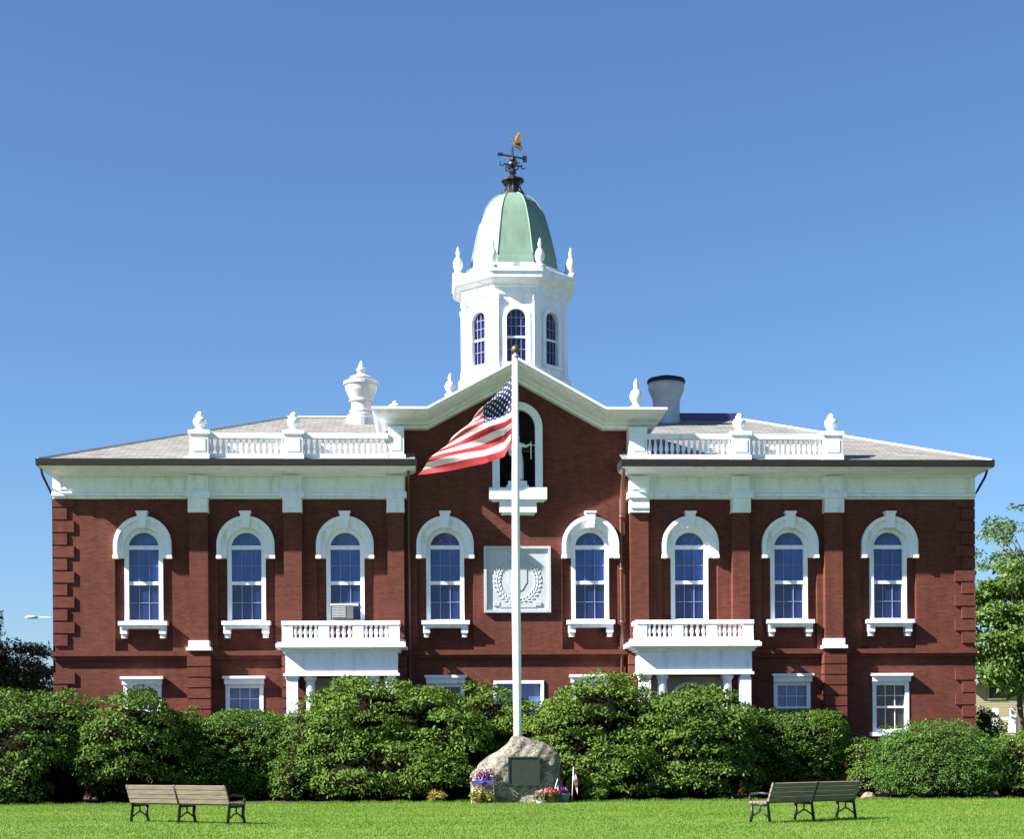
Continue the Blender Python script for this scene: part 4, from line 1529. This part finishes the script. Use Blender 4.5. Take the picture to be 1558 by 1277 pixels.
RH = dict(cr=0.5, dens=620, L=0.135, Wd=0.032, gap=1.5, pad=0.55, flat=0.45, droop=0.15, k=0.84, bare=0.5)
shrub('rhododendron', [lob(45, 1150, 75, 92, -7.8, 2.3), lob(105, 1130, 48, 68, -7, 1.9), lob(20, 1130, 60, 72, -7, 2.2), lob(10, 1195, 50, 40, -9.0, 1.3), lob(90, 1190, 60, 44, -5.8, 1.4), lob(-25, 1170, 60, 70, -8.2, 2.0), lob(-110, 1160, 80, 90, -8, 2)],
      M['rhodo_deep'], 'wide rounded broadleaf shrub at the far left edge of the lawn', 'shrub', 11, group='large shrubs along the front', **RH)
shrub('rhododendron', [lob(200, 1135, 72, 80, -7.5, 2.0), lob(165, 1150, 40, 60, -7.8, 1.5), lob(250, 1150, 42, 68, -7.2, 1.7), lob(200, 1190, 70, 40, -6.2, 1.4)],
      M['rhodo_deep'], 'round domed shrub behind the left bench beside the far left shrub', 'shrub', 12, group='large shrubs along the front', **RH)
shrub('rhododendron', [lob(560, 1100, 80, 70, -6.8, 2.3), lob(512, 1130, 44, 72, -7.5, 1.7), lob(640, 1118, 72, 74, -6.6, 2.1), lob(585, 1170, 100, 52, -8.4, 1.6), lob(690, 1150, 62, 80, -7.2, 1.9),
                       lob(545, 1180, 62, 44, -8.8, 1.2), lob(650, 1185, 60, 40, -8.8, 1.2), lob(525, 1075, 40, 34, -6.5, 1.4)],
      M['rhodo'], 'largest sprawling glossy shrub in front of the left portico', 'shrub', 13, group='large shrubs along the front', **RH)
shrub('rhododendron', [lob(745, 1110, 58, 60, -4.6, 1.7), lob(800, 1125, 48, 58, -4.8, 1.6), lob(725, 1150, 50, 70, -5, 1.6)],
      M['rhodo'], 'lower bright green shrub directly behind the flagpole and boulder', 'shrub', 14, group='large shrubs along the front', **RH)
shrub('rhododendron', [lob(915, 1095, 72, 68, -6.8, 2.2), lob(865, 1125, 52, 70, -7.2, 1.9), lob(960, 1120, 48, 76, -6.8, 1.9), lob(905, 1165, 78, 56, -8.4, 1.6), lob(950, 1185, 50, 42, -8.9, 1.2), lob(880, 1195, 44, 34, -9, 1.1), lob(825, 1140, 42, 50, -6, 1.5)],
      M['rhodo'], 'tall mounded shrub right of the boulder with leaves down to the grass', 'shrub', 15, group='large shrubs along the front', **RH)
shrub('rhododendron', [lob(1062, 1100, 62, 54, -7.6, 2.2), lob(1020, 1108, 45, 58, -7.4, 1.9), lob(1102, 1118, 40, 56, -7.8, 1.9), lob(1060, 1165, 78, 60, -7.7, 1.9), lob(1000, 1180, 55, 50, -7.6, 1.7), lob(1100, 1175, 46, 54, -7.9, 1.6)],
      M['rhodo_deep'], 'broad shrub covering the foot of the right portico', 'shrub', 16, group='large shrubs along the front', **dict(RH, bare=0.08))


def hedge(name, px0, px1, pyt, Y0, Y1, label, seed, mat, cr=0.16, taper=0.3):
    """clipped hedge: flat-sided block with rounded shoulders, narrower at the foot"""
    rg = np.random.default_rng(seed)
    x0, x1 = Wp(px0, 1150, Y0).x, Wp(px1, 1150, Y0).x
    ht = Wp((px0 + px1) / 2, pyt, (Y0 + Y1) / 2).z
    org = np.array([(x0 + x1) / 2, (Y0 + Y1) / 2, 0])
    hx_, hy = (x1 - x0) / 2, (Y1 - Y0) / 2
    n = int((hx_ * hy * 4 + 4 * ht * (hx_ + hy)) / (cr * cr * 0.9))
    u = rg.random((n * 3, 3)) * 2 - 1
    e = 3.4                                        # super-ellipsoid skin
    u = u / ((np.abs(u) ** e).sum(1, keepdims=True) ** (1 / e))
    grad = np.sign(u) * np.abs(u) ** (e - 1)
    u, grad = u[:n], grad[:n]
    z = ht / 2 + u[:, 2] * ht / 2
    shr = 1 - taper * np.clip(1 - z / (ht * 0.62), 0, 1)
    p = np.stack([u[:, 0] * hx_ * shr, u[:, 1] * hy * shr, z], 1) + org * np.array([1, 1, 0])
    p += rg.normal(size=p.shape) * 0.05
    bulge = 0.10 * np.sin(p[:, 0] * 2.1 + seed) * np.cos(p[:, 2] * 2.3 + p[:, 1])
    p[:, 2] += bulge
    p[:, 1] -= bulge
    V = crown_leaves(rg, p, unit(grad + 1e-6), cr, 900, 0.085, 0.02, 0.7, 0.1)
    V[:, 2] = np.maximum(V[:, 2], 0.01)
    o = empty(name, tuple(org))
    tag(o, label, 'hedge')
    link('foliage', np_mesh('foliage', V - org, 4, mat), o)
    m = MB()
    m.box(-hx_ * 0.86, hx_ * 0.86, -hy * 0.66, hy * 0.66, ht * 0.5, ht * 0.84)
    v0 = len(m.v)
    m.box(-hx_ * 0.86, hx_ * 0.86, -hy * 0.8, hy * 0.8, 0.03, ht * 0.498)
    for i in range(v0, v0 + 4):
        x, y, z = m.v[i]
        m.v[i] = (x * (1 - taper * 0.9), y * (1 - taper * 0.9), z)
    m.build('shade_core', M['core_shade'], o)  # solid block inside the leaves, coloured as the hedge's inner shade
    return o


hedge('clipped_hedge', 276, 446, 1090, -7.6, -4.2, 'clipped flat-topped hedge below the windows left of the left portico', 21, M['hedge'], taper=0.35)
hedge('clipped_hedge', 1136, 1296, 1085, -7.2, -4.2, 'clipped box hedge behind the right bench beside the right portico', 22, M['hedge'], taper=0.3)
shrub('dark_shrub', [lob(462, 1150, 30, 72, -7.4, 1.2), lob(450, 1185, 36, 40, -8.2, 1.0), lob(470, 1120, 22, 40, -7, 1.0)], M['hedge'], 'narrow very dark shrub between the left clipped hedge and the largest shrub', 'shrub', 23, cr=0.28, dens=500, L=0.12, Wd=0.02)
shrub('dark_shrub', [lob(288, 1150, 26, 66, -6.6, 1.0), lob(300, 1185, 28, 36, -7.4, 0.9)], M['hedge'], 'narrow shaded shrub between the round domed shrub and the left clipped hedge', 'shrub', 30, cr=0.28, dens=600, L=0.11, Wd=0.024)
shrub('small_shrub', [lob(1312, 1165, 24, 42, -6.8, 0.9), lob(1318, 1190, 26, 30, -7.6, 0.8)], M['hedge'], 'small loose shrub in the gap right of the clipped box hedge', 'shrub', 24, cr=0.22, dens=700, L=0.09, Wd=0.02)
shrub('round_bush', [lob(1424, 1158, 92, 58, -8, 2.2), lob(1385, 1165, 55, 52, -8.2, 1.9), lob(1465, 1168, 56, 50, -8.2, 1.9), lob(1424, 1185, 88, 34, -8.8, 1.7)], M['yew'],
      'round dense fine-leaved bush under the right corner of the building', 'bush', 25, cr=0.2, dens=800, L=0.085, Wd=0.018)
shrub('leafy_shrub', [lob(1545, 1165, 40, 48, -7.4, 1.6), lob(1590, 1160, 50, 52, -7.6, 1.7), lob(1538, 1195, 34, 24, -8.4, 1.1)], M['rhodo'], 'pale leafy shrub at the right edge of the lawn', 'shrub', 26, cr=0.3, dens=420, L=0.14, Wd=0.032)
shrub('dark_shrub', [lob(1497, 1105, 16, 28, 3, 0.8), lob(1505, 1120, 22, 24, 3, 0.9)], M['yew'], 'small dark shrub at the right corner of the brick wall', 'shrub', 27, cr=0.24, dens=500, L=0.12, Wd=0.025)
shrub('grass_tuft', [lob(665, 1214, 9, 9, -10.6, 0.25)], M['yellow_leaf'], 'little yellowish plant at the lawn edge left of the boulder', 'plant', 28, cr=0.09, dens=3500, L=0.13, Wd=0.015)
shrub('low_plant', [lob(906, 1212, 15, 11, -10.5, 0.35)], M['rhodo'], 'little green plant at the lawn edge right of the boulder', 'plant', 29, cr=0.1, dens=2500, L=0.11, Wd=0.02)


def tree(name, px, pyt, pyb, hw, Y, ry, mat, label, seed, n=70, cr=0.9, dens=70, L=0.3, Wd=0.09, trunk=0.25, conic=False, group=None):
    rg = np.random.default_rng(seed)
    c = Wp(px, (pyt + pyb) / 2, Y)
    zt_, zb_ = Wp(px, pyt, Y).z, Wp(px, pyb, Y).z
    s = (65 + Y) / F
    rx_ = hw * s
    zm, rz_ = (zt_ + zb_) / 2, (zt_ - zb_) / 2
    o = empty(name, (c.x, Y, 0))
    tag(o, label, 'tree', group)
    d = sphere_pts(rg, n)
    rr = rg.random((n, 1)) ** 0.4
    P_ = d * rr * np.array([rx_, ry, rz_])
    if conic:
        hgt = (P_[:, 2] + rz_) / (2 * rz_)
        ang_ = rg.random(n) * 2 * pi
        rad = (1 - hgt) * rx_ * (0.35 + 0.65 * rg.random(n)) * 1.15
        P_ = np.stack([np.cos(ang_) * rad, np.sin(ang_) * rad, P_[:, 2]], 1)
    nrm = unit(P_ / np.array([rx_, ry, rz_]) + np.array([0, 0, 0.25]))
    P_ = P_ + np.array([0, 0, zm])
    V = crown_leaves(rg, P_, nrm, cr, dens, L, Wd, 0.8, 0.3, inner=0.8)
    link('crown', np_mesh('crown', V, 4, mat), o)
    m = MB()
    top = zm + rz_ * (0.9 if conic else 0.25)
    pts_ = [(0, 0, -0.05), (0.1, 0.05, zb_ * 0.5), (-0.05, 0, zb_), (0.08, -0.05, (zb_ + top) / 2), (0, 0, top)]
    m.tube(pts_, trunk, trunk * 0.25, 9)
    for k in range(0 if conic else min(n, 26)):
        e = P_[k]
        z0 = zb_ * 0.9 + (min(e[2], top) - zb_ * 0.9) * 0.55
        a = Vector((0, 0, max(z0, zb_ * 0.8)))
        b_ = Vector(e)
        mid = (a + b_) / 2 + Vector((0, 0, 0.25))
        m.tube([a, mid, b_], trunk * 0.34, trunk * 0.06, 5)
    m.build('trunk', M['bark'], o, True)
    return o


tree('tree', 1572, 742, 960, 92, 40, 4.0, M['tree_leaf2'], 'tall airy tree with sky showing through, top right behind the building', 31, n=60, cr=0.75, dens=120, L=0.26, Wd=0.07, trunk=0.3)
tree('tree', 1552, 862, 1066, 92, 33, 3.4, M['tree_leaf'], 'dense leafy green tree under the airy tree at the right edge', 32, n=240, cr=0.8, dens=190, L=0.26, Wd=0.08, trunk=0.25)
tree('tree', 1660, 800, 1050, 90, 36, 4, M['tree_leaf'], 'green tree beyond the right edge of the lawn', 33, n=60, cr=1.0, dens=110, L=0.3, Wd=0.09)
tree('dark_tree', 32, 972, 1120, 52, 16, 1.9, M['dark_leaf'], 'dark rounded tree left of the brick building', 34, n=130, cr=0.62, dens=260, L=0.2, Wd=0.04, trunk=0.2)
tree('dark_conifer', -22, 890, 1130, 50, 14, 2, M['dark_leaf'], 'dark conifer with a thin spire at the left edge', 35, n=220, cr=0.4, dens=380, L=0.2, Wd=0.03, trunk=0.16, conic=True)
tree('dark_tree', -70, 960, 1130, 80, 22, 3, M['dark_leaf'], 'broad dark tree beyond the left edge', 36, n=60, cr=0.9, dens=130, L=0.24, Wd=0.05)

# ------------------------------------------------------------------ neighbouring house at the right
HY = 38.0
h0, h1 = Wp(1478, 1050, HY).x, Wp(1700, 1050, HY).x
HOUSE = empty('house', ((h0 + h1) / 2, HY, 0))
tag(HOUSE, 'beige sided neighbouring house with a white porch under the trees at right', 'house')
hw_ = (h1 - h0) / 2
m = MB()
m.box(-hw_, hw_, 0, 8, 0, 5.6)
for k in range(36):
    m.box(-hw_, hw_, -0.03, -0.001, 0.2 + k * 0.15, 0.2 + k * 0.15 + 0.13)
m.build('wall', M['siding'], HOUSE)
m = MB()
m.add([(-hw_ - 0.4, -0.5, 5.45), (hw_ + 0.4, -0.5, 5.45), (hw_ + 0.4, 8.5, 5.45), (-hw_ - 0.4, 8.5, 5.45), (-hw_ - 0.4, 4, 7.6), (hw_ + 0.4, 4, 7.6)],
      [(0, 1, 5, 4), (2, 3, 4, 5), (0, 4, 3), (1, 2, 5), (3, 2, 1, 0)])
m.build('roof', M['slate'], HOUSE)
for p0, p1 in ((1504, 1528), (1590, 1614)):
    a, c = Wp(p0, 1055, HY), Wp(p1, 1055, HY)
    za_, zb_ = Wp(p0, 1046, HY).z, Wp(p0, 1063, HY).z
    ax, cx_ = a.x - HOUSE.location.x, c.x - HOUSE.location.x
    m = MB()
    m.shape([rect(ax - 0.08, cx_ + 0.08, zb_ - 0.08, za_ + 0.08), rect(ax, cx_, zb_, za_)], -0.1, -0.02)
    w = m.build('window', M['siding'], HOUSE)
    m = MB()
    m.box(ax, cx_, -0.06, -0.04, zb_, za_)
    m.build('pane', M['glass_dark'], w)
m = MB()
for p in (1515, 1541, 1580):
    x = Wp(p, 1100, HY - 2).x - HOUSE.location.x
    m.box(x - 0.14, x + 0.14, -2.1, -1.85, 0, Wp(p, 1078, HY - 2).z)
xa_, xb_ = Wp(1511, 1100, HY - 2).x - HOUSE.location.x, Wp(1590, 1100, HY - 2).x - HOUSE.location.x
zr_ = Wp(1515, 1094, HY - 2).z
m.box(xa_, xb_, -2.05, -1.9, zr_ - 0.08, zr_ + 0.06)
m.box(xa_ + 0.9, xb_, -2.03, -1.92, zr_ - 0.85, zr_ - 0.08)
m.box(xa_, xb_, -2.2, -0.04, 0, 1.5)
m.build('porch', M['white'], HOUSE)

# ------------------------------------------------------------------ utility pole, mostly behind the left corner
UY = 26.0
u0 = Wp(100, 1000, UY)
UP = empty('utility_pole', (u0.x, UY, 0))
tag(UP, 'utility pole with lamp arm and crossbar reaching out at the left corner of the building', 'utility pole')
m = MB()
m.lathe([(0.16, 0), (0.12, 9.4)], (0, 0, 0), 10)
m.build('pole', M['bark'], UP, True)
zl_ = Wp(60, 941, UY).z
xl_ = Wp(40, 941, UY).x - u0.x
m = MB()
m.tube([(0, 0, zl_ - 0.4), (xl_ * 0.35, 0, zl_ + 0.02), (xl_ * 0.7, 0, zl_ + 0.06)], 0.035, n=6)
m.build('lamp_arm', M['lead'], UP, True)
m = MB()
m.lathe([(0.02, -0.09), (0.13, -0.07), (0.16, 0), (0.1, 0.08), (0.02, 0.1)], (xl_ * 0.86, 0, zl_ + 0.05), 10, sx=2.4)
m.build('lamp_head', M['lead'], UP, True)
zl_ = Wp(60, 996, UY).z
m = MB()
m.box(Wp(46, 996, UY).x - u0.x, 0.8, -0.07, 0.07, zl_ - 0.09, zl_ + 0.09)
m.build('crossarm', M['iron'], UP)


# ------------------------------------------------------------------ benches
def bench_meshes():
    Lb = 3.2
    fr = []
    for xs_ in (-Lb / 2 + 0.06, 0.0, Lb / 2 - 0.06):
        m = MB()
        w = 0.037
        # back upright leaning away from the sitter; sitter looks along +y
        m.tube([(xs_, -0.12, 0.0), (xs_, -0.06, 0.42), (xs_, -0.16, 0.7), (xs_, -0.24, 0.9)], w, w * 0.8, 6)
        m.tube([(xs_, 0.44, 0.0), (xs_, 0.38, 0.2), (xs_, 0.40, 0.42)], w, w, 6)
        m.tube([(xs_, -0.06, 0.40), (xs_, 0.42, 0.41)], w * 0.9, n=6)
        m.tube([(xs_, -0.1, 0.12), (xs_, 0.1, 0.24), (xs_, 0.2, 0.25), (xs_, 0.4, 0.13)], w * 0.55, n=5)
        m.tube([(xs_, 0.16, 0.25), (xs_, 0.16, 0.4)], w * 0.55, n=5)
        if abs(xs_) > 0.1:
            m.tube([(xs_, -0.13, 0.64), (xs_, 0.15, 0.66), (xs_, 0.4, 0.64), (xs_, 0.45, 0.58), (xs_, 0.40, 0.42)], w * 0.85, n=6)
        m.box(xs_ - 0.045, xs_ + 0.045, -0.16, -0.07, 0, 0.025)
        m.box(xs_ - 0.045, xs_ + 0.045, 0.4, 0.49, 0, 0.025)
        fr.append(m.mesh('bench_frame', M['iron'], True))
    bays = [(-Lb / 2 + 0.02, -0.035), (0.035, Lb / 2 - 0.02)]
    sl_ = []
    for x0, x1 in bays:
        bk_ = MB()
        for k, zz_ in enumerate((0.50, 0.605, 0.71, 0.815)):
            yb = -0.075 - (zz_ - 0.42) * 0.36
            t = 0.095
            m = MB()
            m.box(x0, x1, -0.022, 0.022, -t / 2, t / 2)
            Rm = Matrix.Translation((0, yb, zz_ + 0.02)) @ Matrix.Rotation(radians(20), 4, 'X')
            bk_.add([Rm @ Vector(p) for p in m.v], m.f)
        se_ = MB()
        for k in range(5):
            y0 = -0.05 + k * 0.1
            se_.box(x0, x1, y0, y0 + 0.085, 0.43, 0.485)
        sl_.append((bk_.mesh('backrest', M['wood']), se_.mesh('seat', M['wood'])))
    return fr, sl_


BM = bench_meshes()


def make_bench(px, py, rz_, label):
    # stands where its picture foot meets the flat lawn
    d = ray(px, py)
    t = -CAMZ / d.z
    x, y = d.x * t, CAMY + t
    o = empty('park_bench', (x, y, 0.0), rz_)
    tag(o, label, 'bench', 'benches on the lawn')
    for me in BM[0]:
        link('frame', me, o)
    for a, b_ in BM[1]:
        link('backrest', a, o)
        link('seat', b_, o)
    return o


make_bench(277, 1254, radians(-34), 'weathered slatted bench with sunlit back on the left lawn')
make_bench(1232, 1250, radians(42), 'slatted bench with shaded dark back on the right lawn')

# ------------------------------------------------------------------ tributes beside the boulder
EY = -11.6
ex = Wp(735, 1200, EY).x
EAS = empty('wreath_stand', (ex, EY, 0))
tag(EAS, 'white wire easel holding the wreath at the left foot of the boulder', 'easel')
m = MB()
for s__ in (-1, 1):
    m.tube([(s__ * 0.36, -0.1, 0), (s__ * 0.3, 0.05, 0.75), (s__ * 0.12, 0.16, 1.15)], 0.022, n=6)
m.tube([(0, 0.55, 0), (0, 0.18, 1.12)], 0.018, n=6)
m.tube([(-0.33, -0.02, 0.4), (0.33, -0.02, 0.4)], 0.02, n=6)
m.tube([(-0.33, -0.08, 0.18), (0.33, -0.08, 0.18)], 0.015, n=6)
m.build('wire_frame', M['pole'], EAS, True)
WR = empty('memorial_wreath', (ex, EY, 0.76))
tag(WR, 'round wreath of violet and pink flowers with blue ribbon on the wire easel', 'wreath')
rg = np.random.default_rng(41)
th = rg.random(420) * 2 * pi
d = sphere_pts(rg, 420)
Cc = np.stack([0.27 * np.cos(th), 0 * th - 0.05, 0.27 * np.sin(th)], 1) + d * np.array([0.11, 0.07, 0.11])
ring = leaf_quads(rg, Cc, d + np.array([0, -0.6, 0]), 0.07, 0.03, 0.5, 0)
link('flowers', np_mesh('flowers', ring, 4, M['pink_flower']), WR)
d = sphere_pts(rg, 300)
Cc = d * np.array([0.2, 0.08, 0.18]) + np.array([0, -0.08, 0.04])
link('centre_flowers', np_mesh('centre_flowers', leaf_quads(rg, Cc, d, 0.07, 0.03, 0.5, 0), 4, M['violet_flower']), WR)
m = MB()
m.box(-0.34, 0.34, -0.19, -0.16, -0.17, -0.04)
m.lathe([(0.02, -0.03), (0.1, -0.02), (0.1, 0.02), (0.02, 0.03)], (0, -0.17, -0.1), 8)
m.build('ribbon', M['ribbon'], WR)


def potted(px, Y, r_, h_, mat_pot, mat_fl, fr, label, seed, nfl=260):
    x = Wp(px, 1200, Y).x
    o = empty('flower_pot', (x, Y, 0))
    tag(o, label, 'flower pot', 'flower pots by the boulder')
    MB().lathe([(r_ * 0.7, 0), (r_, h_), (r_ * 1.08, h_), (r_ * 1.08, h_ * 1.12), (r_ * 0.9, h_ * 1.12), (r_ * 0.85, h_ * 0.95)], (0, 0, 0), 14).build('pot', mat_pot, o)
    rg = np.random.default_rng(seed)
    d = sphere_pts(rg, nfl)
    d[:, 2] = np.abs(d[:, 2])
    C_ = d * np.array([fr, fr, fr * 1.1]) * (0.5 + 0.5 * rg.random((nfl, 1))) + np.array([0, 0, h_ * 1.05])
    link('blooms', np_mesh('blooms', leaf_quads(rg, C_, d, 0.09, 0.04, 0.6, 0), 4, mat_fl), o)
    d = sphere_pts(rg, nfl)
    C_ = d * np.array([fr, fr, fr * 0.6]) * 0.9 + np.array([0, 0, h_ * 1.05])
    link('leaves', np_mesh('leaves', leaf_quads(rg, C_, d, 0.1, 0.03, 0.6, 0.2), 4, M['rhodo']), o)
    return o


potted(727, -11.9, 0.16, 0.22, M['terracotta'], M['yellow_leaf'], 0.25, 'pot of yellow and tan plants below the wreath easel', 51, 140)
potted(744, -11.95, 0.12, 0.16, M['gutter'], M['yellow_leaf'], 0.16, 'small dark pot of yellow plants between easel and boulder', 52, 150)
potted(822, -11.9, 0.15, 0.2, M['stone'], M['pink_flower'], 0.17, 'white pot of pale pink flowers at the right foot of the boulder', 53)
potted(838, -11.75, 0.17, 0.24, M['terracotta'], M['red_flower'], 0.22, 'terracotta pot of red flowers at the right foot of the boulder', 54)
potted(857, -11.4, 0.22, 0.26, M['pot'], M['violet_flower'], 0.16, 'blue grey planter right of the boulder', 55, 80)


def small_flag(px, pyt, Y, lean, label):
    p = Wp(px, 1210, Y)
    zt_ = Wp(px, pyt, Y).z
    o = empty('small_flag', (p.x, Y, 0))
    tag(o, label, 'flag', 'small flags on sticks by the boulder')
    m = MB()
    m.tube([(0, 0, 0), (lean, 0, zt_)], 0.012, n=6)
    m.build('stick', M['pole'], o, True)
    vs, uvs, fs = [], [], []
    nu, nv = 10, 26
    for i in range(nu + 1):
        for j in range(nv + 1):
            u, v_ = i / nu, j / nv
            z = zt_ - 0.04 - v_ * 0.42 - u * 0.42
            x = lean * z / zt_ + (-1 if lean <= 0 else 1) * 0.02 - 0.24 * u * (1 if lean <= 0 else -0.6)
            vs.append((x, 0.05 * sin(6 * u + 5 * v_) - 0.03, z))
            uvs.append((u, v_))
    fs = [(i * (nv + 1) + j, i * (nv + 1) + j + 1, (i + 1) * (nv + 1) + j + 1, (i + 1) * (nv + 1) + j) for i in range(nu) for j in range(nv)]
    me = bpy.data.meshes.new('cloth')
    me.from_pydata(vs, [], fs)
    ul = me.uv_layers.new(name='uv')
    for lp in me.loops:
        ul.data[lp.index].uv = uvs[lp.vertex_index]
    me.materials.append(M['flag'])
    me.polygons.foreach_set('use_smooth', [True] * len(me.polygons))
    link('cloth', me, o)
    return o


small_flag(870, 1168, -11.2, 0.06, 'small flag hanging from a tall upright stick right of the boulder')
small_flag(838, 1186, -11.6, 0.22, 'small flag on a leaning stick above the red flower pot')
m = MB()
tp = Wp(1322, 1207, -10.6)
m.lathe([(0.08, 0), (0.2, 0.04), (0.22, 0.12), (0.15, 0.2), (0.04, 0.23)], (0, 0, 0), 9, sx=1.2)
for i, (x, y, z) in enumerate(m.v):
    m.v[i] = (x + 0.05 * sin(i * 2.3), y + 0.05 * cos(i * 1.7), z + (0.03 * sin(i * 3.1) if z > 0 else 0))
tag(m.build('tan_rock', M['tan'], None, False, (tp.x, -10.6, 0)), 'tan rock at the lawn edge beyond the right bench', 'rock')
